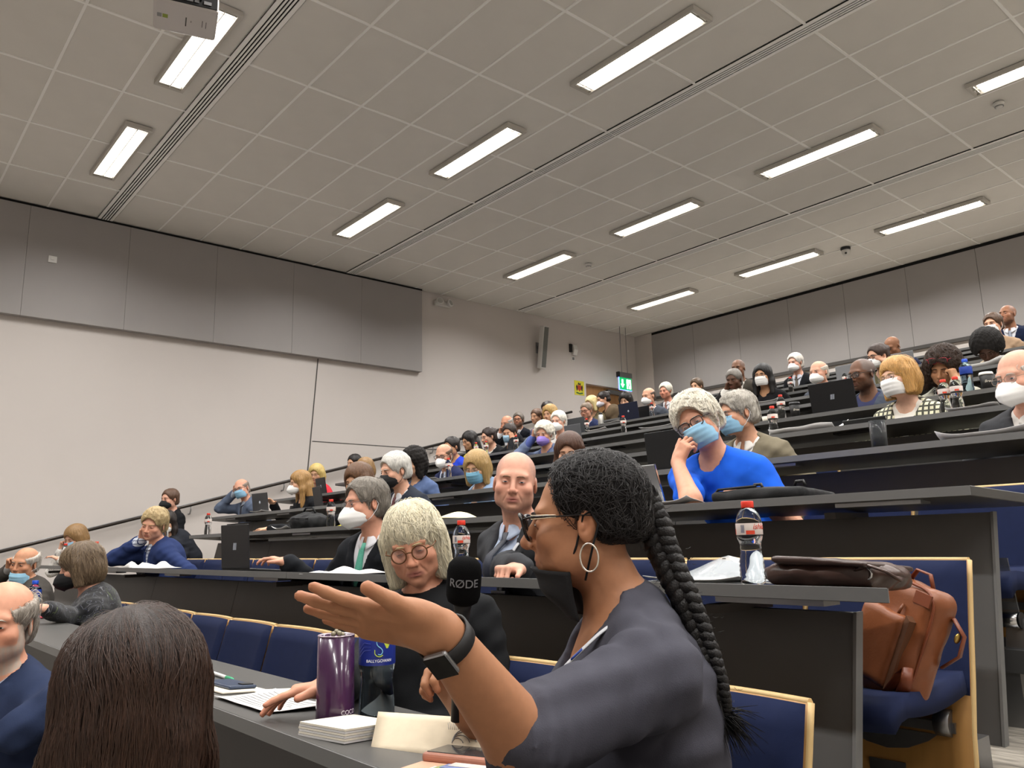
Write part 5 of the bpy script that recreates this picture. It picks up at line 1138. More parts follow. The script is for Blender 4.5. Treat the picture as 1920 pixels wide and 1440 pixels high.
# ------------------------------------------------------------------ the speaker
def speaker_dress(J, c):
    X, Y, Z = c['X'], c['Y'], c['Z']; SJ = c['wr'][1][4]; EL = c['wr'][1][0]
    dx, dy, dz = X-F32(SJ[0]), Y-F32(SJ[1]), Z-F32(SJ[2]); r = np.sqrt(dx*dx+dy*dy+dz*dz)
    u = unit(EL-SJ); t = dx*F32(u[0])+dy*F32(u[1])+dz*F32(u[2])
    env = np.exp(-((r-F32(0.10))/F32(0.07))**2)*(dy < 0.02)
    J.D = J.D-(F32(0.0035)*np.sin(t*F32(120)+dz*F32(60)+np.sin(dx*F32(30))*2)*env).astype(F32)
    env2 = np.exp(-((t-F32(0.25))/F32(0.05))**2)*(r < 0.36); J.D = J.D-(F32(0.004)*np.sin(t*F32(260)+dz*F32(90))*env2).astype(F32)
def speaker_extra(c):
    e, h, R, s, W = c['e'], c['h'], c['R'], c['s'], c['W']
    # braid: three plaited strands that run down the back
    pts = [W(atD(x, y, D)) for x, y, D in ((1196, 935, 1.49), (1226, 985, 1.48), (1250, 1050, 1.46), (1284, 1120, 1.42), (1312, 1190, 1.40), (1335, 1250, 1.38), (1350, 1305, 1.37), (1356, 1340, 1.37))]
    P = np.array(pts); tt = np.linspace(0, 1, len(P)); N = 90; T_ = np.linspace(0, 1, N); C = np.stack([np.interp(T_, tt, P[:, i]) for i in range(3)], 1)
    for _ in range(8): C[1:-1] = 0.25*C[:-2]+0.5*C[1:-1]+0.25*C[2:]
    Tn = np.gradient(C, axis=0); Tn /= np.linalg.norm(Tn, axis=1, keepdims=True); vd = W(CAMP)-C.mean(0); vd = unit(vd); sd = np.cross(Tn, vd); sd /= np.linalg.norm(sd, axis=1, keepdims=True)
    wd = np.interp(T_, [0, 0.08, 0.3, 0.8, 1], [0.030, 0.027, 0.023, 0.016, 0.012]); ph = T_*9*2*math.pi
    hm = mat('black braided hair', '#0e0b0b', 0.5, noise=0.4, nscale=60, bump=0.8, bscale=260, spec=0.4)
    br = put('braid', MB().tube(C, wd*0.55, 8).mesh('braid', hm), e)
    for k in range(3):
        o = ph+k*2*math.pi/3; Q = C+sd*(np.sin(o)*wd*0.75)[:, None]+vd*(np.sin(2*o)*wd*0.42)[:, None]
        put('braid_strand', MB().tube(Q, list(wd*0.62), 8).mesh('braid_strand', hm), br)
    r = np.random.RandomState(4); tuft = MB(); tip = C[-1]; dn = unit(W(atD(1392, 1368, 1.37))-W(atD(1357, 1330, 1.37)))
    for i in range(160):
        d = unit(dn+r.normal(size=3)*0.30); L = 0.035+0.045*r.rand(); a = tip+r.normal(size=3)*0.006-dn*0.01; tuft.tube([a, a+d*L*0.5, a+d*L+np.array([0, 0, -0.008])], [0.0011, 0.0009, 0.0003], 3)
    put('braid_end', tuft.mesh('braid_end', hm), br)
    fz = MB()                                               # loose frizz on braid and head
    for i in range(260):
        k = r.randint(0, N-1); a = C[k]+(sd[k]*r.normal()*0.9+vd*r.normal()*0.6)*wd[k]; d = unit(sd[k]*r.normal()+vd*r.normal()+Tn[k]*0.5); fz.tube([a, a+d*0.006, a+d*0.013+np.array([0, 0, 0.003])], [0.0005, 0.0004, 0.0002], 3)
    fo = put('braid_frizz', fz.mesh('braid_frizz', hm), br); fo['kind'] = 'stuff'
    # hoop earring on the left ear
    ec = np.array([0.086, 0.012, -0.043-0.023]); ring = [ec+np.array([0.001*math.sin(a), 0.016*math.sin(a), 0.024*math.cos(a)]) for a in np.linspace(0, 2*math.pi, 33)[:-1]]
    o = put('hoop_earring', MB().tube(ring, 0.0018, 8, closed=True).mesh('hoop_earring', mat('silver', '#e2ddd2', 0.25, metal=1.0)), e); place(o, h, R*s)
    # black mask pulled under the chin, hanging from the ears
    def mk(u, v):
        U = u*2-1; sn = math.sin(U*1.45); cs = math.cos(U*1.45); z = -0.078-0.085*v-0.012*abs(U); y = -0.012-(0.098-0.030*v-0.03*v*v)*cs**0.9; x = (0.070-0.008*v)*sn
        return (x, y+0.004*math.sin(v*9)*cs, z)
    o = put('face_mask', MB().sheet(mk, 25, 13, thick=-0.003).mesh('face_mask', mat('mask black cloth', '#111113', 0.9, bump=0.2, bscale=700)), e); place(o, h, R*s)
    for q in (-1, 1):
        put('ear_loop', MB().tube([(q*0.066, -0.028, -0.082), (q*0.077, -0.010, -0.045), (q*0.083, 0.006, 0.006), (q*0.084, 0.020, 0.014), (q*0.0845, 0.032, -0.01), (q*0.079, 0.018, -0.05), (q*0.068, 0.0, -0.105)], 0.0021, 6).mesh('ear_loop', MATS['mask black cloth']), o)
    # dark glasses with pale temple inlay, seen from the side
    gm = mat('black acetate', '#120f0e', 0.25); g = MB()
    for q in (-1, 1):
        rim = []
        for i in range(24):
            a = 2*math.pi*i/24; ca, sa = math.cos(a), math.sin(a); rim.append((q*0.034+0.029*math.copysign(abs(ca)**0.6, ca), -0.112+0.10*abs(q*0.034+0.029*ca)-0.008*sa, -0.006+0.024*math.copysign(abs(sa)**0.6, sa)))
        g.tube(rim, 0.003, 6, closed=True)
        g.tube([(q*0.064, -0.104, 0.008), (q*0.074, -0.09, 0.010), (q*0.081, -0.04, 0.008), (q*0.084, 0.0, 0.008), (q*0.084, 0.02, 0.006)], [0.0045, 0.0055, 0.0042, 0.003, 0.0025], 8, flat=0.4)
    g.tube([(-0.006, -0.113, 0.002), (0, -0.116, 0.005), (0.006, -0.113, 0.002)], 0.003, 6)
    go = put('glasses', g.mesh('glasses', gm), e); place(go, h, R*s)
    for q in (-1, 1):
        put('temple_inlay', MB().tube([(q*0.0795, -0.088, 0.013), (q*0.0835, -0.042, 0.0105), (q*0.0835, -0.042, 0.007), (q*0.0795, -0.088, 0.006)], 0.0009, 6, closed=True).mesh('temple_inlay', mat('pale gold', '#d9c9b0', 0.3, metal=0.8)), go)
        rim = [(q*0.034+0.027*math.cos(a), -0.112+0.10*abs(q*0.034+0.027*math.cos(a))-0.008*math.sin(a), -0.006+0.022*math.sin(a)) for a in np.linspace(0, 2*math.pi, 25)[:-1]]
        put('lens', MB().add(rim, [tuple(range(24))]).mesh('lens', mat('dark lens', '#2a1d18', 0.08, alpha=0.55)), go)
    # lanyard round the neck and smart watch on the left wrist
    EL, wq, hd, tips, SJ = c['wr'][1]; NB = c['NB']
    lanyard_on([(0.096, -0.015, 0.004), (0.100, -0.06, -0.025), (0.080, -0.12, -0.08), (0.05, -0.155, -0.14)], (0.5, 0.62))(c)
    u = unit(wq-EL); cc = wq-u*0.018; vv = unit(W(CAMP)-cc); vv = unit(vv-u*(vv @ u)); side = np.cross(u, vv)
    band = [cc+0.0335*(math.cos(a)*vv+math.sin(a)*side*1.02) for a in np.linspace(0, 2*math.pi, 29)[:-1]]
    M_band = mat('watch band', '#1c1b1c', 0.6)
    ws = MB()
    n_ = len(band); vs = []
    for p in band: vs += [p-u*0.0105, p+u*0.0105, p*1.0+unit(p-cc)*0.003+u*0.0105, p+unit(p-cc)*0.003-u*0.0105]
    ws.add(vs, [(4*i+k, 4*((i+1) % n_)+k, 4*((i+1) % n_)+(k+1) % 4, 4*i+(k+1) % 4) for i in range(n_) for k in range(4)], 0, True)
    wb = put('watch', ws.mesh('watch', M_band), e)
    nrm = unit(vv*0.75+side*0.55*(1 if (side @ (Rz(0) @ np.array([0, 0, 1.0]))) < 0 else -1)); sd2 = np.cross(nrm, u); Mx = Matrix([[sd2[0], u[0], nrm[0], 0], [sd2[1], u[1], nrm[1], 0], [sd2[2], u[2], nrm[2], 0], [0, 0, 0, 1]]); Mx.translation = Vector(cc+nrm*0.037)
    cs = MB().box((-0.017, -0.020, -0.005), (0.017, 0.020, 0.004)).build('watch_case', mat('watch steel', '#9a9a9c', 0.3, metal=0.9), wb); cs.matrix_basis = Mx; bevel(cs, 0.005, 3)
    sc_ = MB().box((-0.0155, -0.0185, 0.0042), (0.0155, 0.0185, 0.0052)).build('watch_screen', mat('watch glass', '#050505', 0.08), cs)
SPH = atD(1098, 976, 1.49)
person('woman speaking into a microphone, long black braid, grey top, hand held out', H=SPH, n=1, look=97, nod=2, tilt=0, turn=-38, detail=3, fem=1, fat=0.18, age=0.5, skin='#a97757', lip='#8a5648', nose=1.2, hair=('tight', '#0f0c0c', dict(th=0.009, nape=-0.045, cz=-0.012, cy=-0.094, cut=(0.085, 0.098, 0.125), rad=0.0007, jit=0.9, steps=6, step=0.006, c2='#130f0f')), brow='#2a1c16', eyes='dark', opening=0.5, top=('vneck', '#46464f'), build=1.17, belly=0.2, sleeve=0.47, strand=2600, hipdx=-0.05, hipdy=0.12, dress=speaker_dress, extra=speaker_extra,
       armL=dict(w=atD(824, 1186, 1.03), el=atD(978, 1388, 1.13), d=-rt*0.97+up*0.22-fw*0.10, n=fw*0.72+up*0.70, curl=(0.06, 0.04, 0.03, 0.05), spread=0.10, thumb=(0.9, 0.5, 0.0), hs=1.10, rr=(0.056, 0.052, 0.030), free=True, tcurl=0.3),
       armR=dict(w=atD(884, 1345, 1.40), d=-rt*0.55+up*0.75+fw*0.1, n=-rt*0.5-up*0.2-fw*0.7, curl=(0.9, 0.95, 1.0, 1.05), thumb=(0.5, 0.6, 0.6), free=True))
# microphone with a foam windshield, held in her right hand
mp = atD(870, 1088, 1.385); ml = atD(856, 1330, 1.385); ax = unit(mp-ml)
mic = empty('microphone', tuple(ml), label='black handheld microphone with foam windshield in front of the speaker', cat='microphone')
q0 = unit(CAMP-mp); q0 = unit(q0-ax*(q0 @ ax)); q1 = np.cross(ax, q0); Mm = Matrix([[q1[0], -q0[0], ax[0], 0], [q1[1], -q0[1], ax[1], 0], [q1[2], -q0[2], ax[2], 0], [0, 0, 0, 1]])
mic.matrix_world = Matrix.Translation(Vector(ml)) @ Mm
L_ = float(np.linalg.norm(mp-ml)); M_foam = mat('black foam', '#0d0d0e', 0.97, bump=0.5, bscale=900, spec=0.1)
MB().lathe([(0.0, L_-0.041), (0.018, L_-0.041), (0.026, L_-0.036), (0.0295, L_-0.026), (0.030, L_-0.005), (0.030, L_+0.016), (0.0275, L_+0.028), (0.020, L_+0.037), (0.009, L_+0.0405), (0.0, L_+0.041)], 36).build('foam_windshield', M_foam, mic)
MB().lathe([(0.0, -0.02), (0.009, -0.02), (0.0105, 0.05), (0.0125, L_-0.07), (0.0145, L_-0.05), (0.0165, L_-0.04), (0.0, L_-0.039)], 24).build('handle', mat('microphone body', '#1d1e20', 0.5), mic)
def wrap_text(name, txt, size, mt, parent, r, z, ang0=0.0, ext=0.0006, shear=0.0, sx=1.0):
    """letters bent round a cylinder of radius r about the parent's z axis, facing its -y side"""
    o = text_obj(name, txt, size, mt, parent, Matrix.Scale(sx, 4, (1, 0, 0)), ext=ext, shear=shear); me = o.data
    for v in me.vertices:
        a = v.co.x/r+ang0; rr = r+v.co.z; v.co = Vector((rr*math.sin(a), -rr*math.cos(a), z+v.co.y))
    return o
wrap_text('lettering', 'R\u00d8DE', 0.0195, mat('grey print', '#77777a', 0.7), mic, 0.0302, L_-0.0, sx=1.05)
# ------------------------------------------------------------------ seats
sx = -0.62
i = 0
row1 = [(-1.11, 'navy seat behind the speaker, at the end of her row')]
xx = -2.0; k = 1
for x, lab in row1: seat(x, 1, lab)
names = ['navy seat right behind the white-blond woman', 'first empty navy seat left of the purple cup', 'second empty navy seat left of the purple cup', 'third empty navy seat left of the purple cup', 'fourth empty navy seat left of the purple cup', 'fifth empty navy seat left of the purple cup', 'sixth empty navy seat left of the purple cup', 'empty navy seat beside the woman in patterned velvet', 'navy seat under the woman in patterned velvet']
for j, lab in enumerate(names): seat(-2.08-0.48*j, 1, lab)
seat(-1.60, 1, 'navy seat between the speaker and the white-blond woman')
seat(-1.137, 2, 'navy end seat with the tan leather backpack on it')
for j in range(14):
    seat(-1.617-0.48*j, 2, ['navy seat just left of the backpack seat', 'navy seat behind the brown leather bag', 'navy seat behind the balding man in grey', 'navy seat left of the balding man in grey', 'navy seat behind the white-blond woman, second row', 'navy seat under the man with the teal tie', 'navy seat left of the teal tie', 'navy seat behind the open black laptop', 'navy seat left of the black laptop', 'second navy seat left of the black laptop', 'navy seat right of the blond man', 'navy seat under the blond man', 'navy seat left of the blond man', 'navy seat under the woman in white print'][j])
for j in range(3): seat(-1.17-0.49*j, 3, ['navy aisle seat of the third row, seen past the desk end', 'second navy seat from the aisle, third row', 'navy seat under the man in the blue shirt'][j], tip=False)
# tip-up bracket plate on the aisle end of the third seat row
e = empty('seat_end_bracket', (-1.01, ROWY(3)+0.39, FLOORZ(3)), label='smoky plate with chrome hinge at the aisle end of the third seat row', cat='bracket')
M_clear = mat('smoked acrylic', '#8a8b8c', 0.15, alpha=0.6, metal=0.4)
MB().prism([(-0.022, 0.33), (0.032, 0.33), (0.018, 0.52), (-0.03, 0.52)], -0.004, 0.004, axis='y').build('plate', M_clear, e)
MB().tube([(-0.03, 0.0, 0.325), (0.03, 0.0, 0.325)], 0.024, 14).build('hinge', M_chrome, e); MB().tube([(0.03, 0.0, 0.325), (0.036, 0.0, 0.325)], 0.026, 14).build('hinge_cap', M_black, e)
MB().prism([(-0.03, 0.16), (0.055, 0.16), (0.04, 0.33), (-0.01, 0.33)], -0.003, 0.003, axis='y').build('lower_plate', M_clear, e)
MB().box((-0.25, -0.03, 0.165), (0.25, 0.04, 0.235)).build('beam', M_steel, e)
MB().box((-0.09, -0.02, 0.0), (0.015, 0.06, 0.165)).build('pedestal', M_steel, e)
seat(-1.02, 4, 'navy seat under the old man in the white mask'); seat(-2.43, 4, 'navy seat under the olive jacket')
# ------------------------------------------------------------------ things on the desks
def deskz(n, dy): return ROWZ(n)-0.0757*dy
def deskpt(n, px, dy):
    """point on the top of desk n, dy behind its front edge, that shows at pixel column px"""
    Y, Z = ROWY(n)+dy, deskz(n, dy); r = np.array([0, Y, Z-CZ]); k = (px-960)/FPX
    X = (k*(r @ fw)-r @ rt)/(rt[0]-k*fw[0]); return np.array([X, Y, Z])
M_pet = mat('clear bottle plastic', '#f4f8fa', 0.03, trans=1.0, ior=1.30)
M_petb = mat('blue tinted bottle plastic', '#b5d4ea', 0.03, trans=1.0, ior=1.30)
M_redcap = mat('red cap', '#d8331f', 0.4); M_bluecap = mat('blue cap', '#1d50c8', 0.4)
M_label = mat('clear label print', '#efe2da', 0.5, alpha=0.85); M_lred = mat('label red', '#dc4a30', 0.5); M_bluelab = mat('blue label', '#1c3f9c', 0.45)
def bottle_meshes():
    b = [(0.0, 0.002), (0.022, 0.0), (0.0285, 0.004), (0.0295, 0.012)]
    for i in range(15):
        z = 0.018+i*0.0052; r = 0.0292-0.0050*math.exp(-((z-0.083)/0.022)**2); b.append((r+(0.0009 if i % 2 else -0.0009), z))
    b += [(0.0270, 0.100), (0.0300, 0.110), (0.0305, 0.120), (0.0305, 0.143), (0.0295, 0.152), (0.025, 0.165), (0.018, 0.175), (0.0135, 0.179), (0.0125, 0.183), (0.0, 0.183)]
    body = MB().lathe(b, 28).mesh('bottle_body', M_pet)
    cap_ = MB(); pr = [(0.0, 0.1795), (0.0145, 0.1795), (0.0148, 0.181), (0.0148, 0.1945), (0.0135, 0.196), (0.0, 0.1965)]; cap_.lathe(pr, 28)
    lab = MB().lathe([(0.0310, 0.116), (0.0313, 0.117), (0.0313, 0.142), (0.0310, 0.143)], 28, cap=False).mesh('label', M_label)
    pat = MB()
    for a0, a1, z0, z1 in ((-0.55, 0.1, 0.117, 0.126), (1.9, 2.7, 0.117, 0.126), (4.0, 4.7, 0.117, 0.130)):
        pat.sheet(lambda u, v: (0.0316*math.sin(a0+(a1-a0)*u), -0.0316*math.cos(a0+(a1-a0)*u), z0+(z1-z0)*v), 7, 2)
    bar = MB(); 
    for i in range(6): bar.sheet(lambda u, v: (0.0316*math.sin(-0.95+i*0.05+0.028*u), -0.0316*math.cos(-0.95+i*0.05+0.028*u), 0.121+0.018*v), 2, 2)
    return body, cap_.mesh('cap', M_redcap), lab, pat.mesh('label_panel', M_lred), bar.mesh('barcode', mat('barcode ink', '#6a6f8c', 0.6))
BMESH = bottle_meshes()
cap_b = MB().lathe([(0.0, 0.1795), (0.0145, 0.1795), (0.0148, 0.181), (0.0148, 0.1965), (0.0135, 0.198), (0.0, 0.1985)], 24).mesh('cap', M_bluecap)
body_b = MB().lathe([(0.0, 0.002), (0.026, 0.0), (0.031, 0.006), (0.0305, 0.03), (0.0275, 0.055), (0.0285, 0.08), (0.0315, 0.105), (0.0315, 0.15), (0.029, 0.160), (0.02, 0.173), (0.0135, 0.179), (0.0125, 0.183), (0.0, 0.183)], 28).mesh('bottle_body', M_petb)
lab_b = MB().lathe([(0.0318, 0.112), (0.0322, 0.113), (0.0322, 0.152), (0.0318, 0.153)], 28, cap=False).mesh('label', M_bluelab)
def bottle(n, px, dy, label, blue=False, s=1.0, near=False, rz=None, pos=None):
    p = deskpt(n, px, dy) if pos is None else np.asarray(pos)
    e = empty('water_bottle', tuple(p), math.atan2(-p[0], p[1])*0-YAW*0, label=label, cat='bottle', group='blue-capped bottles' if blue else 'red-capped water bottles')
    az = math.atan2(p[0], p[1]); e.rotation_euler = (0, 0, -az+(0.3 if rz is None else rz)); e.scale = (s, s, s)
    if blue: put('bottle_body', body_b, e); put('cap', cap_b, e); put('label', lab_b, e)
    else:
        put('bottle_body', BMESH[0], e); put('cap', BMESH[1], e); l = put('label', BMESH[2], e); put('label_panel', BMESH[3], l)
        if near: put('barcode', BMESH[4], l); wrap_text('brand_lettering', 'ishka', 0.019, M_lred, l, 0.0316, 0.1345, 0.55, ext=0.0002, shear=0.3)
    return e
bottle(2, 1413, 0.06, 'red-capped water bottle beside the brown leather bag', near=True)
bottle(2, 866, 0.10, 'red-capped water bottle behind the microphone', near=True, rz=0.1)
bottle(2, 120, 0.12, 'red-capped bottle in front of the woman in white print', s=1.05); bottle(2, 178, 0.12, 'red-capped bottle between the patterned woman and the blond man', s=1.05)
bottle(3, 620, 0.10, 'red-capped bottle right of the black backpack'); bottle(3, 389, 0.08, 'red-capped bottle at the left end of the third desk')
bottle(5, 1452, 0.08, 'red-capped bottle on the fifth desk above the olive jacket'); bottle(6, 1467, 0.08, 'red-capped bottle beside the black coffee cup')
bottle(5, 1776, 0.10, 'left one of the two touching red-capped bottles'); bottle(5, 1799, 0.08, 'right one of the two touching red-capped bottles')
bottle(5, 841, 0.08, 'red-capped bottle in front of the navy-suited man with dark glasses'); bottle(7, 1170, 0.08, 'red-capped bottle alone on an empty stretch of desk')
bottle(7, 893, 0.1, 'red-capped bottle in front of the yellow cardigan'); bottle(7, 912, 0.12, 'red-capped bottle between the yellow cardigan and the woman in black'); bottle(7, 968, 0.1, 'red-capped bottle next to the pale blue mask')
bottle(8, 1588, 0.1, 'red-capped bottle left of the man with receding grey hair'); bottle(9, 1484, 0.1, 'red-capped bottle in front of the man in black suit at the back'); bottle(9, 1223, 0.08, 'red-capped bottle in front of the bald man with dark tie'); bottle(8, 1101, 0.1, 'red-capped bottle in front of the navy suit near the door')
bottle(6, 1817, 0.10, 'blue-capped bottle in front of the curly-haired woman', blue=True, s=1.15); bottle(1, 60, 0.24, 'blue-capped bottle behind the balding man with beard', blue=True, s=1.1); bottle(3, 310, 0.1, 'red-capped bottle behind the blond man')
# big sparkling water bottle with the blue label, and the purple cup
p = np.array([-1.548, 0.929, deskz(1, 0.21)])
e = empty('large_water_bottle', tuple(p), -math.atan2(p[0], p[1])+0.0, label='large clear water bottle with blue label beside the purple cup', cat='bottle')
MB().lathe([(0.0, 0.003), (0.028, 0.0), (0.0365, 0.006), (0.0375, 0.02), (0.0365, 0.045), (0.034, 0.075), (0.033, 0.085), (0.0355, 0.105), (0.038, 0.115), (0.038, 0.185), (0.034, 0.21), (0.022, 0.235), (0.0135, 0.245), (0.0125, 0.252), (0.0, 0.252)], 36).build('bottle_body', mat('water in clear plastic', '#d4e6f0', 0.03, trans=1.0, ior=1.25), e)
MB().lathe([(0.0, 0.247), (0.0145, 0.247), (0.0148, 0.264), (0.0, 0.266)], 24).build('cap', M_bluecap, e)
l = MB().lathe([(0.0384, 0.118), (0.0387, 0.119), (0.0387, 0.179), (0.0384, 0.180)], 40, cap=False).build('label', mat('deep blue label', '#1d2f86', 0.35), e)
wrap_text('brand_lettering', 'BALLYGOWAN', 0.0082, mat('label white', '#f0f2f6', 0.5), l, 0.0389, 0.1275, 0.12, ext=0.0002)
def band(name, mt, pts, w_, r=0.0390):   # a stroke drawn on the curved label: pts are (angle, height)
    Q = np.array(pts, float); N = 26; t = np.linspace(0, 1, N); tt = np.linspace(0, 1, len(Q)); A = np.interp(t, tt, Q[:, 0]); Z = np.interp(t, tt, Q[:, 1])
    for _ in range(3): A[1:-1] = 0.25*A[:-2]+0.5*A[1:-1]+0.25*A[2:]; Z[1:-1] = 0.25*Z[:-2]+0.5*Z[1:-1]+0.25*Z[2:]
    put(name, MB().tube([(r*math.sin(a), -r*math.cos(a), z) for a, z in zip(A, Z)], w_, 5, flat=0.3).mesh(name, mt), l)
M_lb, M_lg, M_ly = mat('label pale blue', '#8fd0f0', 0.5), mat('label green', '#c3d64a', 0.5), mat('label lilac', '#5561b8', 0.5)
band('swirl', M_lb, [(0.30, 0.166), (0.12, 0.174), (-0.05, 0.167), (0.0, 0.158), (0.22, 0.153), (0.32, 0.146), (0.2, 0.139), (0.05, 0.141)], 0.0032)
band('swirl', M_lg, [(-0.12, 0.150), (-0.13, 0.142), (0.0, 0.137), (0.18, 0.136), (0.30, 0.139)], 0.0030)
for k in range(3): band('wave', M_ly, [(-1.1, 0.135+0.008*k), (-0.75, 0.148+0.008*k), (-0.35, 0.150+0.006*k)], 0.0012)
MB().sheet(lambda u, v: (0.0390*math.sin(0.50+0.26*(u-0.5)*(0.4+1.2*min(1, v*1.6))+0.06), -0.0390*math.cos(0.50+0.26*(u-0.5)*(0.4+1.2*min(1, v*1.6))+0.06), 0.152+0.020*v), 6, 6).build('badge', M_lg, l)
p = np.array([-1.572, 0.845, deskz(1, 0.12)])
e = empty('purple_cup', tuple(p), -math.atan2(p[0], p[1]), label='tall glossy purple cup at the edge of the first desk', cat='cup')
MB().lathe([(0.0, 0.0), (0.0385, 0.0), (0.0392, 0.004), (0.0375, 0.174), (0.0355, 0.174), (0.0355, 0.02), (0.0, 0.018)], 40, cap=False).build('cup_body', mat('purple foil', '#3d1f3f', 0.22, coat=0.5), e)
MB().lathe([(0.0372, 0.1735), (0.0385, 0.1745), (0.0372, 0.1765), (0.0355, 0.1745)], 40, cap=False).build('rim', mat('silver rim', '#b9a9b4', 0.3, metal=0.7), e)
wrap_text('lettering', 'COCO', 0.0125, mat('cup white print', '#e8dfe8', 0.5), e, 0.0389, 0.026, 0.80, ext=0.0002); wrap_text('small_lettering', 'coffee', 0.0055, MATS['cup white print'], e, 0.0390, 0.0145, 0.80, ext=0.0002)
for i, (x_, y_, z_) in enumerate(((-0.006, -0.03, 0.180), (0.006, -0.032, 0.181), (0.012, -0.028, 0.178), (0.0, -0.026, 0.184))): MB().ico((x_, y_, z_), 0.0055).build('bead', mat('bead', '#8d8672', 0.4, metal=0.3), e)
# papers, books, phones, pen on the first desk
M_paper = mat('white paper', '#d6d4d2', 0.8); M_ink = mat('printed ink', '#8b8a8a', 0.8); M_cream = mat('cream paper', '#e6dfcf', 0.8)
def slab(name, c, w_, d, h, rz, m, lab, cat, n=1, bev=0.003, group=None):
    dy = c[1]-ROWY(n); e = empty(name, (c[0], c[1], deskz(n, dy)), rz, label=lab, cat=cat, group=group); e.rotation_euler = (-math.atan(0.0757), 0, rz)
    o = MB().box((-w_/2, -d/2, 0.0), (w_/2, d/2, h)).build('body', m, e); bevel(o, bev, 2) if bev else None; return e
def sheetpaper(name, c, w_, d, rz, lab, n=1, curl=0.01, lines=10, seed=0, m=None, pos=None):
    dy = c[1]-ROWY(n); e = empty(name, (c[0], c[1], deskz(n, dy)+0.002) if pos is None else pos, rz, label=lab, cat='paper'); e.rotation_euler = (-math.atan(0.0757), 0, rz); r = np.random.RandomState(seed); a = r.rand(4)*6
    f = lambda x, y: curl*(0.5+0.5*math.sin(a[0]+7*x/w_+3*y/d))*(abs(x)/w_*2)**2+curl*0.6*(abs(y)/d*2)**4
    MB().sheet(lambda u, v: ((u-0.5)*w_, (v-0.5)*d, f((u-0.5)*w_, (v-0.5)*d)), 13, 9, thick=0.0012).build('sheet', m or M_paper, e)
    for i in range(lines):
        y = d*(0.40-0.8*i/max(lines, 1)); x1 = w_*(0.42-0.2*r.rand()*(i % 4 == 3)); MB().sheet(lambda u, v: (-w_*0.42+(x1+w_*0.42)*u, y+0.0022*(v-0.5), f(-w_*0.42+(x1+w_*0.42)*u, y)+0.0008), 9, 2).build('text_line', M_ink, e)
    return e
sheetpaper('printed_sheet', (-1.885, 0.845), 0.28, 0.16, 0.03, 'printed white sheet lying under the hand of the white-blond woman', curl=0.008, lines=9)
e = slab('notebook', (-2.17, 0.855), 0.20, 0.12, 0.006, 0.05, M_cream, 'cream notebook under the navy phone', 'notebook')
e = slab('mobile_phone', (-2.175, 0.862), 0.155, 0.075, 0.009, 0.05, mat('navy phone', '#2c3a52', 0.35), 'navy mobile phone lying on a cream notebook', 'phone', bev=0.006); e.location.z += 0.0065
MB().box((0.045, 0.0, 0.009), (0.07, 0.03, 0.0115)).build('camera_bump', M_black, e)
e = slab('folded_card', (-2.02, 0.935), 0.14, 0.11, 0.004, -0.1, M_cream, 'cream card between the navy phone and the hand', 'card')
e = empty('pen', (-2.36, 0.92, deskz(1, 0.2)+0.006), -0.05, label='white and green ballpoint pen behind the navy phone', cat='pen')
MB().tube([(-0.10, 0, 0), (0.012, 0, 0)], 0.0052, 10).build('barrel', M_paper, e); MB().tube([(0.012, 0, 0), (0.055, 0, 0), (0.066, 0, 0), (0.074, 0, 0)], [0.0058, 0.0058, 0.004, 0.0015], 10).build('grip', mat('pen green', '#1f9a68', 0.4), e)
e = empty('paper_pad', (-1.46, 0.80, deskz(1, 0.08)), 0.22, label='thick pad of white paper in front of the purple cup', cat='notepad'); e.rotation_euler = (-math.atan(0.0757), 0, 0.22)
for i in range(6): MB().box((-0.055+0.0012*(i % 3), -0.06, 0.0042*i), (0.075, 0.075, 0.0042*i+0.0036)).build('leaf_block', M_cream if i % 2 else M_paper, e)
e = empty('folded_brochure', (-1.275, 0.885, deskz(1, 0.16)), 0.46, label='beige folded brochure standing like a tent beside the paper pad', cat='brochure')
M_beige = mat('beige card', '#cdbfa6', 0.75, noise=0.03, nscale=60)
A = [(-0.095, -0.062, 0.002), (0.125, -0.055, 0.002), (0.090, 0.012, 0.052), (-0.125, 0.010, 0.052)]
def face(q, t=0.0): return lambda u, v: (np.array(q[0])*(1-u)+np.array(q[1])*u)*(1-v)+(np.array(q[3])*(1-u)+np.array(q[2])*u)*v
fo = MB().sheet(face(A), 9, 7, thick=0.0016).build('front_leaf', M_beige, e)
MB().sheet(face([A[3], A[2], (0.125, 0.085, 0.002), (-0.10, 0.085, 0.002)]), 9, 7, thick=0.0016).build('back_leaf', M_cream, e)
MB().sheet(face([(-0.125, 0.012, 0.050), (-0.095, -0.058, 0.002), (-0.082, -0.052, 0.006), (-0.118, 0.012, 0.044)]), 7, 4, thick=0.001).build('inner_leaf', M_cream, e)
nA = unit(np.cross(np.array(A[1])-np.array(A[0]), np.array(A[3])-np.array(A[0]))); fa = face(A)
for k in range(4): MB().tube([fa(0.78+0.03*k+0.05*math.cos(t)*(1+k*0.6), 0.30+0.16*math.sin(t)*(1+k*0.5))+nA*0.0005 for t in np.linspace(0.3, 3.0, 12)], 0.0007, 4).build('printed_arc', M_ink, fo)
for k in range(8): MB().tube([fa(0.70+0.017*k, 0.66), fa(0.69+0.017*k, 0.66+0.16+0.03*(k % 2))], 0.0005, 4).build('printed_stroke', M_ink, fo)
e = empty('wallet_phone', (-1.125, 0.845, deskz(1, 0.12)), 0.42, label='phone in a rose leather wallet case under the speaker\'s arm', cat='phone'); e.rotation_euler = (-math.atan(0.0757), 0, 0.42)
M_rose = mat('rose leather', '#b07a66', 0.5, bump=0.15, bscale=400)
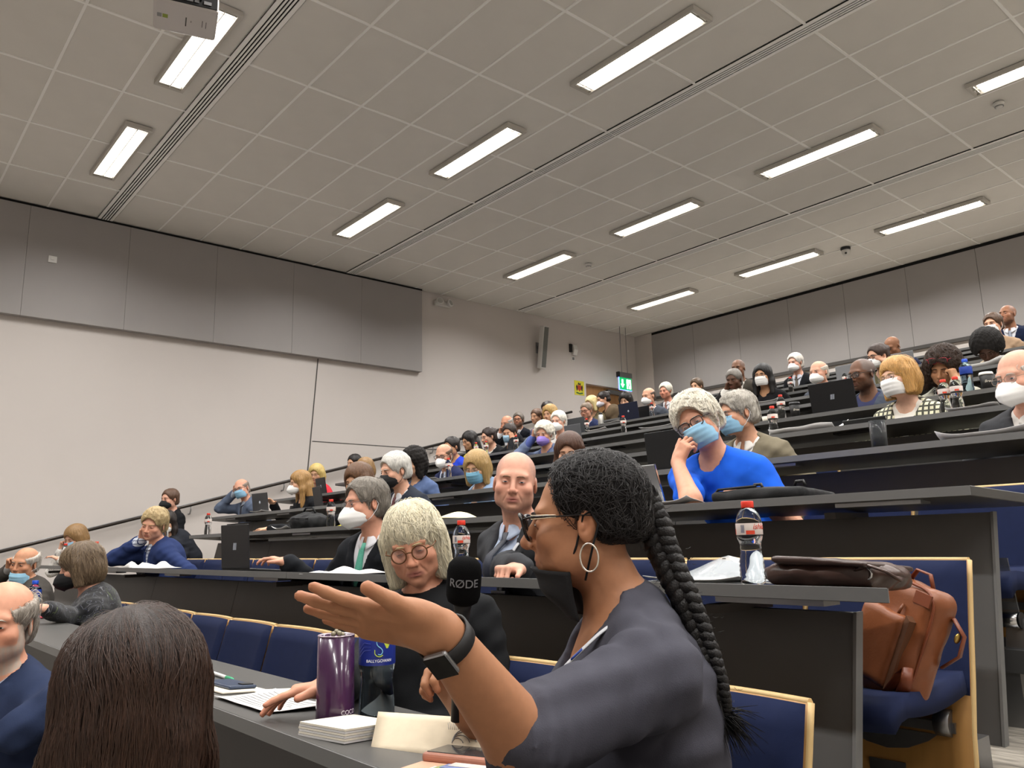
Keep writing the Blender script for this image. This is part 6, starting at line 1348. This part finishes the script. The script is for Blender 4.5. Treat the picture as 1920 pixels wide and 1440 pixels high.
bevel(MB().box((-0.075, -0.02, 0.002), (0.085, 0.062, 0.018)).build('case', M_rose, e), 0.006, 3); bevel(MB().box((-0.068, -0.014, 0.018), (0.078, 0.056, 0.0192)).build('screen', mat('phone screen', '#3a3b3d', 0.08), e), 0.0005, 1)
bevel(MB().box((-0.075, -0.10, 0.0), (0.085, -0.018, 0.004)).build('cover_flap', mat('rose lining', '#d9a88c', 0.6), e), 0.002, 2)
for k in range(4): bevel(MB().box((-0.03+0.008*k, -0.088+0.012*k, 0.004+0.0012*k), (0.055+0.006*k, -0.05+0.008*k, 0.0052+0.0012*k)).build('bank_card', [mat('card white', '#dfe3e6', 0.3), mat('card green', '#9fae78', 0.3), mat('card blue', '#7d93c4', 0.3), MATS['card white']][k] if k != 3 else M_label, e), 0.0004, 1)
e = slab('red_folder', (-5.62, 1.0), 0.30, 0.2, 0.006, 0.2, mat('red card', '#c2324a', 0.6), 'red folder on the first desk behind the bearded man', 'folder')
# ------------------------------------------------------------------ bags
def sdf_part(name, prims, lo, hi, res, m, parent, post=None, disp=0.0, seed=1):
    F = Field(axis(lo[0], hi[0], res), axis(lo[1], hi[1], res), axis(lo[2], hi[2], res))
    for p_, k, md in prims: F.op(p_, k, md)
    V, Q = F.mesh()
    if disp: c = V.mean(0); d = V-c; d /= (np.linalg.norm(d, axis=1, keepdims=True)+1e-9); V = V+d*(disp*vnoise(V, 28, seed))[:, None]
    return put(name, npmesh(name, V, Q, m), parent)
M_brown = mat('dark brown leather', '#43302a', 0.32, noise=0.15, nscale=14, bump=0.15, bscale=120)
pb = deskpt(2, 1562, 0.16); e = empty('leather_bag', tuple(pb), 0.06, label='dark brown leather satchel lying on the end of the second desk', cat='bag'); e.rotation_euler = (-0.075, 0, 0.06)
sdf_part('bag_body', [(ell((0, 0, 0.028), (0.165, 0.14, 0.032)), 0.01, 'u'), (rbox((0.02, 0, 0.024), (0.115, 0.12, 0.022), I3, 0.018), 0.03, 'u')], (-0.2, -0.18, -0.03), (0.2, 0.18, 0.09), 0.007, M_brown, e, disp=0.006)
sdf_part('flap', [(rbox((0.035, -0.01, 0.052), (0.105, 0.135, 0.006), Ry(0.06), 0.005), 0.01, 'u'), (ell((-0.03, -0.01, 0.050), (0.09, 0.12, 0.009)), 0.02, 'u')], (-0.16, -0.18, 0.0), (0.18, 0.16, 0.1), 0.006, mat('dark brown flap', '#3b2a25', 0.3, bump=0.15, bscale=120), e, disp=0.004, seed=4)
MB().tube([(0.10, -0.11, 0.03), (0.135, -0.125, 0.045), (0.16, -0.10, 0.035), (0.165, -0.05, 0.02), (0.15, 0.0, 0.028)], 0.012, 8, flat=0.3).build('strap', M_brown, e)
for q in (-0.11, -0.06): MB().tube([(0.125+0.012*math.cos(a), q, 0.028+0.012*math.sin(a)) for a in np.linspace(0, 6.28, 13)[:-1]], 0.0025, 6, closed=True).build('buckle', M_chrome, e)
M_tan = mat('tan leather', '#7f4828', 0.42, noise=0.10, nscale=9, bump=0.12, bscale=150); M_tan2 = mat('dark tan leather trim', '#74391d', 0.42, noise=0.1, nscale=9, bump=0.12, bscale=150)
pc = atY(1650, 1225, ROWY(2)+0.44); e = empty('leather_backpack', (pc[0], pc[1], FLOORZ(2)+0.445), -0.15, label='tan leather backpack leaning on the end seat', cat='backpack')
e.rotation_euler = (math.radians(-14), math.radians(17), math.radians(-20)); e.scale = (0.78, 0.86, 0.80)
sdf_part('bag_body', [(rbox((0, 0, 0.19), (0.125, 0.055, 0.185), I3, 0.045), 0.01, 'u'), (ell((0, -0.03, 0.12), (0.11, 0.05, 0.12)), 0.04, 'u')], (-0.19, -0.14, -0.05), (0.19, 0.12, 0.43), 0.0085, M_tan, e, disp=0.004)
sdf_part('front_pocket', [(rbox((-0.025, -0.068, 0.155), (0.085, 0.022, 0.115), I3, 0.018), 0.01, 'u')], (-0.15, -0.13, 0.0), (0.12, 0.0, 0.32), 0.008, M_tan, e, disp=0.004, seed=7)
MB().prism([(0.060, 0.275), (0.078, 0.262), (0.078, 0.055), (0.060, 0.04)], -0.082, -0.05, axis='y').build('pocket_gusset', mat('brown suede', '#5e3a22', 0.8), e)
rim = [(0.118*math.copysign(abs(math.cos(a))**0.45, math.cos(a)), -0.045, 0.19+0.178*math.copysign(abs(math.sin(a))**0.45, math.sin(a))) for a in np.linspace(0, 2*math.pi, 41)[:-1]]
MB().tube(rim, 0.0045, 6, closed=True).build('piping', M_tan2, e)
MB().tube([(0.105, -0.06, 0.03), (0.135, -0.085, 0.09), (0.125, -0.085, 0.135), (0.095, -0.075, 0.10), (0.075, -0.085, 0.02)], 0.017, 8, flat=0.15).build('bottom_strap', M_tan2, e)
MB().tube([(0.12, 0.03, 0.31), (0.155, 0.05, 0.27), (0.16, 0.05, 0.21), (0.125, 0.04, 0.16)], 0.02, 8, flat=0.25).build('shoulder_strap', M_tan2, e)
MB().tube([(-0.04, 0.0, 0.372), (-0.02, -0.005, 0.41), (0.03, -0.005, 0.41), (0.05, 0, 0.372)], 0.009, 8, flat=0.5).build('top_handle', M_tan2, e)
MB().tube([(0.02, -0.06, 0.30), (0.022, -0.068, 0.285), (0.02, -0.07, 0.262)], 0.005, 6).build('zip_pull', mat('dark tan', '#6b3a1c', 0.5), e)
MB().ico((0.152, 0.03, 0.26), (0.006, 0.012, 0.016)).build('side_buckle', mat('brass', '#b59a55', 0.3, metal=0.9), e)
MB().box((0.045, -0.058, 0.318), (0.105, -0.052, 0.355)).build('leather_patch', M_tan2, e)
M_nyl = mat('black nylon', '#17181a', 0.75, bump=0.3, bscale=250)
pk = deskpt(3, 1450, 0.17); e = empty('laptop_bag', tuple(pk), 0.0, label='flat black nylon bag on the third desk beside the blue shirt', cat='bag'); e.rotation_euler = (-0.075, 0, 0.0)
sdf_part('bag_body', [(rbox((0, 0, 0.022), (0.19, 0.13, 0.022), I3, 0.016), 0.01, 'u'), (ell((-0.02, 0, 0.035), (0.15, 0.11, 0.022)), 0.03, 'u')], (-0.24, -0.18, -0.03), (0.24, 0.18, 0.1), 0.008, M_nyl, e, disp=0.006)
MB().tube([(-0.19, -0.11, 0.03), (-0.16, -0.12, 0.05), (-0.08, -0.12, 0.052), (0.0, -0.11, 0.055)], 0.005, 6).build('strap', M_nyl, e)
for q in (-0.02, 0.15): MB().tube([(q, -0.10, 0.045), (q+0.008, -0.10, 0.062), (q+0.035, -0.10, 0.062), (q+0.042, -0.10, 0.045)], 0.006, 8).build('buckle', M_black, e)
pk = deskpt(3, 580, 0.17); e = empty('black_backpack', tuple(pk), 0.3, label='black backpack slumped on the third desk left of the teal tie', cat='backpack')
sdf_part('bag_body', [(ell((0, 0, 0.06), (0.17, 0.12, 0.075)), 0.01, 'u'), (rbox((0.02, 0.02, 0.04), (0.14, 0.10, 0.04), I3, 0.03), 0.04, 'u')], (-0.22, -0.17, -0.04), (0.22, 0.17, 0.18), 0.010, M_nyl, e, disp=0.012)
MB().tube([(-0.05, -0.02, 0.13), (-0.02, -0.02, 0.165), (0.05, -0.02, 0.165), (0.08, -0.02, 0.125)], 0.008, 6).build('handle', M_nyl, e); MB().tube([(-0.15, -0.08, 0.07), (-0.05, -0.12, 0.09), (0.1, -0.11, 0.085)], 0.004, 6).build('zip', M_black, e)
pk = deskpt(3, 868, 0.18); e = empty('tote_bag', tuple(pk), 0.0, label='cream cloth tote bag lying flat on the third desk', cat='bag'); e.rotation_euler = (-0.075, 0, 0)
MB().sheet(lambda u, v: ((u-0.5)*0.46, (v-0.5)*0.28, 0.004+0.045*math.exp(-((u-0.42)/0.16)**2)*math.sin(math.pi*min(1, v*1.0))*(1+0.25*math.sin(14*u))+0.010*math.sin(math.pi*u)), 25, 13, thick=0.006).build('cloth', mat('cream canvas', '#d9d0ae', 0.9, bump=0.2, bscale=300), e)
MB().tube([(0.22, -0.05, 0.012), (0.28, -0.02, 0.01), (0.34, 0.03, 0.01), (0.27, 0.06, 0.012), (0.2, 0.05, 0.014)], 0.008, 6, flat=0.3).build('strap', MATS['cream canvas'], e)
# clear folder with papers, crumpled papers, loose papers on the rows
pf = deskpt(2, 1330, 0.15); sheetpaper('loose_papers', pf, 0.28, 0.2, 0.1, 'white papers under the clear plastic folder', n=2, lines=0, seed=4)
e = empty('plastic_folder', (pf[0], pf[1], pf[2]+0.006), 0.1, label='clear plastic folder standing half open next to the red-capped bottle', cat='folder'); M_film = mat('clear film', '#dfe5e8', 0.15, alpha=0.38, spec=0.8)
MB().sheet(lambda u, v: ((u-0.5)*0.30, -0.09+0.20*v, 0.002+0.062*v*(1-abs(u*2-1)**1.3)), 13, 7, thick=0.0012).build('film', M_film, e); MB().sheet(lambda u, v: ((u-0.5)*0.30, -0.09+0.25*v, 0.003), 3, 3, thick=0.001).build('film', M_film, e)
MB().lathe([(0.0, 0.002), (0.005, 0.002), (0.005, 0.0)], 12, c=(0, 0.085, 0.055)).build('snap', M_black, e)
def crumple(n, px, dy, w_, d, h, rz, lab, seed, m=None, name='crumpled_paper'):
    p_ = deskpt(n, px, dy); e = empty(name, tuple(p_), rz, label=lab, cat='paper'); r = np.random.RandomState(seed); K = r.normal(size=(5, 2))*5; ph = r.rand(5)*6
    f = lambda u, v: abs(sum(math.sin(K[i][0]*u+K[i][1]*v+ph[i]) for i in range(5)))/3.0
    MB().sheet(lambda u, v: ((u-0.5)*w_, (v-0.5)*d, 0.003+h*f(u, v)*math.sin(math.pi*u)**0.6*math.sin(math.pi*v)**0.5), 21, 13, thick=0.0015).build('sheet', m or M_paper, e); return e
crumple(2, 645, 0.13, 0.34, 0.24, 0.04, 0.1, 'pile of white papers in front of the teal tie', 3); crumple(2, 275, 0.16, 0.55, 0.26, 0.05, 0.1, 'heap of white papers under the elbow of the blond man', 8)
def pap(n, px, dy, w_, lab, seed, rz=0.0, curl=0.02): return sheetpaper('loose_papers', deskpt(n, px, dy), w_, 0.2, rz, lab, n=n, curl=curl, lines=0, seed=seed)
pap(5, 1515, 0.12, 0.42, 'white papers curling up on the fifth desk beside a red-capped bottle', 2, curl=0.05); pap(4, 1870, 0.12, 0.40, 'white papers before the old man in the white mask', 5, curl=0.03)
pap(3, 1268, 0.10, 0.26, 'white papers between the silver tablet and the blue shirt', 6); pap(3, 545, 0.12, 0.26, 'white papers left of the black backpack', 7); pap(7, 1245, 0.12, 0.5, 'papers on the seventh desk behind the blue mask', 9)
pap(8, 1850, 0.12, 0.35, 'white papers below the black afro', 11, curl=0.06); pap(8, 1126, 0.1, 0.35, 'white paper in front of the navy suit near the door', 12); pap(4, 495, 0.1, 0.3, 'papers in front of the balding man in grey suit', 13)
pap(5, 815, 0.1, 0.3, 'papers before the navy-suited man with dark glasses', 14); pap(8, 1445, 0.1, 0.3, 'white papers before the woman with long black hair', 15); pap(9, 1150, 0.1, 0.4, 'papers left of the dark blue laptop', 16); pap(5, 1835, 0.1, 0.25, 'white papers right of the two touching bottles', 17)
# ------------------------------------------------------------------ laptops and tablets
def laptop(n, px, dy, w_, h_, c, lab, rz=0.0, tilt=18, logo=None, basec=None):
    p_ = deskpt(n, px, dy); e = empty('laptop', tuple(p_), rz, label=lab, cat='laptop', group='open laptops'); mc = mat('laptop shell '+c, c, 0.4, metal=0.2); e.rotation_euler = (-0.0757, 0, rz)
    bevel(MB().box((-w_/2, 0.0, 0.002), (w_/2, h_*1.0, 0.014)).build('base', mat('laptop shell '+(basec or c), basec or c, 0.4, metal=0.2), e), 0.004, 2); MB().box((-w_*0.44, h_*0.12, 0.014), (w_*0.44, h_*0.52, 0.0155)).build('keyboard', M_black, e)
    ld = MB().box((-w_/2, -0.004, 0.0), (w_/2, 0.004, h_)).build('lid', mc, e); ld.location = (0, 0.0, 0.012); ld.rotation_euler = (math.radians(tilt), 0, 0); bevel(ld, 0.003, 2)
    MB().box((-w_*0.47, 0.0042, h_*0.04), (w_*0.47, 0.0050, h_*0.96)).build('screen', mat('dark screen', '#101214', 0.15), ld)
    if logo == 'round':
        MB().lathe([(0.0, 0.001), (0.014, 0.001), (0.014, 0.0)], 16).build('logo', mat('pale logo', '#c3cad6', 0.3), ld); o = [c_ for c_ in ld.children if c_.name.startswith('logo')][0]; o.location = (0, -0.0042, h_*0.52); o.rotation_euler = (math.pi/2, 0, 0)
        MB().box((0.001, -0.0052, h_*0.52+0.015), (0.006, -0.0042, h_*0.52+0.022)).build('logo_leaf', MATS['pale logo'], ld)
    if logo == 'bars':
        for k in range(4): MB().prism([(-0.014+k*0.008, h_*0.42), (-0.010+k*0.008, h_*0.42), (-0.004+k*0.008, h_*0.58), (-0.008+k*0.008, h_*0.58)], -0.0052, -0.0041, axis='y').build('logo_bar', mat('pale logo', '#c3cad6', 0.3), ld)
    return e
laptop(2, 441, 0.10, 0.27, 0.235, '#2a2a2c', 'open black laptop at the hand of the man with the teal tie', rz=math.radians(10), tilt=8, logo='bars')
laptop(4, 1262, 0.10, 0.34, 0.22, '#1b1c1f', 'open black laptop on the fourth desk left of the white hair', tilt=12, basec='#77787a')
laptop(4, 489, 0.10, 0.30, 0.21, '#3a3b3e', 'open grey laptop of the balding man in grey suit', rz=0.15, tilt=12, logo='round', basec='#aeb0b3')
laptop(4, 598, 0.10, 0.24, 0.19, '#2a2b2e', 'black tablet propped before the woman with long light hair', rz=-0.15, tilt=14)
laptop(5, 604, 0.12, 0.30, 0.20, '#1d1e22', 'open black laptop of the blond woman in red', rz=-0.1, tilt=14, logo='bars')
laptop(6, 1566, 0.10, 0.34, 0.22, '#1a1a1c', 'open laptop with silver base before the man with receding hair', tilt=14, basec='#8d8f91', logo='bars')
laptop(9, 1181, 0.08, 0.34, 0.24, '#1b2238', 'dark blue laptop with a round logo near the back door', tilt=12, logo='round'); laptop(8, 1083, 0.12, 0.34, 0.22, '#4a4d50', 'grey laptop left of the navy suit near the door', tilt=16)
laptop(7, 1076, 0.14, 0.26, 0.20, '#5c5e61', 'grey laptop before the white-haired man in white shirt', tilt=10); laptop(8, 1607, 0.10, 0.36, 0.24, '#85878a', 'pale grey laptop of the woman with tied dark hair', tilt=10)
laptop(9, 1690, 0.10, 0.30, 0.22, '#8b8d90', 'pale grey laptop of the bald man bent over at the back', tilt=10); laptop(9, 1205, 0.30, 0.26, 0.22, '#16171a', 'black tablet behind the bald man with dark tie', tilt=6)
pt = deskpt(3, 1205, 0.13); e = empty('tablet', tuple(pt), 0.05, label='silver tablet on its kickstand on the third desk left of the blue shirt', cat='tablet'); M_mag = mat('silver magnesium', '#9b9c9d', 0.35, metal=0.5); Mk = Matrix.Rotation(math.radians(20), 4, 'X')
bevel(MB().box((-0.145, -0.004, 0.0), (0.125, 0.004, 0.195), 0, Mk).build('back', M_mag, e), 0.003, 2); MB().box((0.1255, -0.0042, 0.0), (0.128, 0.0042, 0.195), 0, Mk).build('side_rim', M_chrome, e)
MB().add([tuple(Matrix.Rotation(math.radians(-16), 4, 'X') @ Vector(q)) for q in ((-0.09, -0.065, -0.018), (0.075, -0.065, -0.018), (0.105, -0.045, 0.085), (-0.12, -0.045, 0.085), (-0.09, -0.061, -0.018), (0.075, -0.061, -0.018), (0.105, -0.041, 0.085), (-0.12, -0.041, 0.085))], [(0, 1, 2, 3), (7, 6, 5, 4), (0, 4, 5, 1), (1, 5, 6, 2), (2, 6, 7, 3), (3, 7, 4, 0)]).build('kickstand', mat('pale silver', '#c4c4c0', 0.4, metal=0.4), e)
pt = deskpt(5, 1645, 0.1); e = empty('tablet', tuple(pt), 0.0, label='dark tablet lying propped before the golden bob', cat='tablet'); bevel(MB().box((-0.19, -0.004, 0.0), (0.06, 0.004, 0.05), 0, Matrix.Rotation(math.radians(30), 4, 'X')).build('back', mat('dark case', '#3a3b3a', 0.6), e), 0.003); MB().box((-0.18, 0.0045, 0.002), (0.05, 0.006, 0.048), 0, Matrix.Rotation(math.radians(30), 4, 'X')).build('screen', M_black, e)
# ------------------------------------------------------------------ cups, glass, sundry
pt = deskpt(4, 1650, 0.06); e = empty('drinking_glass', tuple(pt), label='tall smoky drinking glass on the fourth desk', cat='glass')
MB().lathe([(0.0, 0.0), (0.031, 0.0), (0.0335, 0.004), (0.036, 0.125), (0.0345, 0.125), (0.032, 0.012), (0.0, 0.010)], 28, cap=False).build('tumbler', mat('smoky glass', '#8d9093', 0.03, trans=0.9, alpha=0.75, ior=1.2), e); MB().lathe([(0.0, 0.011), (0.031, 0.011), (0.0325, 0.045), (0.0, 0.045)], 24).build('drink', mat('dark drink', '#1d1a18', 0.1), e)
def cup(n, px, dy, lab, lidc, s=1.0):
    p_ = deskpt(n, px, dy); e = empty('coffee_cup', tuple(p_), label=lab, cat='cup', group='paper coffee cups'); e.scale = (s, s, s)
    MB().lathe([(0.0, 0.0), (0.028, 0.0), (0.039, 0.105), (0.0, 0.105)], 22).build('paper_cup', mat('black cup', '#1d1c1b', 0.6), e); MB().lathe([(0.0, 0.104), (0.0415, 0.104), (0.0415, 0.11), (0.037, 0.122), (0.0, 0.120)], 22).build('lid', lidc, e)
    az = math.atan2(p_[0], p_[1]); e.rotation_euler = (0, 0, -az); wrap_text('lettering', 'Brew', 0.022, M_cream, e, 0.0375, 0.062, 0.3, ext=0.0004, shear=0.3)
cup(6, 1492, 0.08, 'black coffee cup with black lid on the sixth desk', M_black); cup(6, 1853, 0.10, 'black coffee cup with white lid beside the blue-capped bottle', M_white)
p_ = deskpt(6, 1438, 0.1); e = empty('paper_tub', tuple(p_), label='small pale cup behind the fifth-desk bottle', cat='cup'); MB().lathe([(0.0, 0.0), (0.028, 0.0), (0.034, 0.05), (0.031, 0.05), (0.026, 0.004), (0, 0.004)], 18, cap=False).build('tub', M_cream, e); MB().lathe([(0.0338, 0.048), (0.0355, 0.051), (0.0335, 0.053)], 18, cap=False).build('rim', M_paper, e)
p_ = deskpt(7, 1405, 0.14); e = empty('straw_hat', tuple(p_), label='small pale hat below the dark-skinned grey-haired man', cat='hat'); MB().lathe([(0.0, 0.10), (0.05, 0.098), (0.085, 0.07), (0.09, 0.045)], 22, cap=False).build('crown', mat('pale straw', '#d6cf9e', 0.8), e); MB().lathe([(0.0895, 0.0), (0.0935, 0.02), (0.0905, 0.046)], 22, cap=False).build('hat_band', M_black, e)
p_ = deskpt(9, 1127, 0.1); e = empty('thermos_flask', tuple(p_), label='steel flask in front of the bending woman', cat='flask'); MB().lathe([(0.0, 0.0), (0.036, 0.0), (0.038, 0.004), (0.038, 0.15), (0.03, 0.165), (0.0, 0.165)], 20).build('flask_body', mat('steel flask', '#c9c9c4', 0.3, metal=0.7), e); MB().lathe([(0.0, 0.165), (0.026, 0.165), (0.026, 0.19), (0.0, 0.192)], 20).build('lid', M_black, e)
p_ = deskpt(8, 1570, 0.2); e = empty('shoulder_bag', tuple(p_), label='black shoulder bag beside the balding man with white shirt', cat='bag'); sdf_part('bag_body', [(ell((0, 0, 0.05), (0.16, 0.08, 0.06)), 0.01, 'u')], (-0.2, -0.12, -0.04), (0.2, 0.12, 0.14), 0.014, M_nyl, e, disp=0.01); MB().tube([(-0.1, 0, 0.09), (-0.05, -0.02, 0.15), (0.08, -0.03, 0.13), (0.18, -0.04, 0.02)], 0.007, 6).build('strap', M_nyl, e)
p_ = deskpt(3, 650, 0.2); e = empty('yellow_scarf', tuple(p_), 0.0, label='bright yellow cloth beside the mask of the teal tie man', cat='cloth'); MB().sheet(lambda u, v: ((u-0.5)*0.16, (v-0.5)*0.12, 0.01+0.05*math.sin(math.pi*u)*(1+0.3*math.sin(12*u+5*v))*math.sin(math.pi*v)), 15, 9, thick=0.004).build('cloth', mat('yellow cloth', '#d9cf35', 0.85), e); MB().tube([(-0.07, -0.05, 0.012), (0.0, -0.06, 0.02), (0.07, -0.05, 0.012)], 0.006, 6).build('hem', MATS['yellow cloth'], e)
p_ = deskpt(6, 1735, 0.1); e = empty('notebook', tuple(p_), 0.1, label='notebook under the arm of the curly-haired woman', cat='notebook'); MB().box((-0.1, -0.08, 0.0), (0.1, 0.08, 0.012)).build('pages', M_paper, e); MB().box((-0.102, -0.082, 0.012), (0.102, 0.082, 0.014)).build('cover', mat('grey cover', '#9b9a92', 0.7), e)
p_ = deskpt(7, 1880, 0.12); e = empty('notepad', tuple(p_), 0.1, label='yellow notepad behind the white-lidded coffee cup', cat='notepad'); MB().box((-0.14, -0.1, 0.0), (0.14, 0.1, 0.008)).build('pages', mat('yellow paper', '#cfc98a', 0.8), e); MB().box((-0.14, 0.08, 0.008), (0.14, 0.1, 0.011)).build('binding', M_black, e)
for m_ in (M_tube, M_green, M_signw, MATS['edge light']): m_.cycles.emission_sampling = 'NONE'
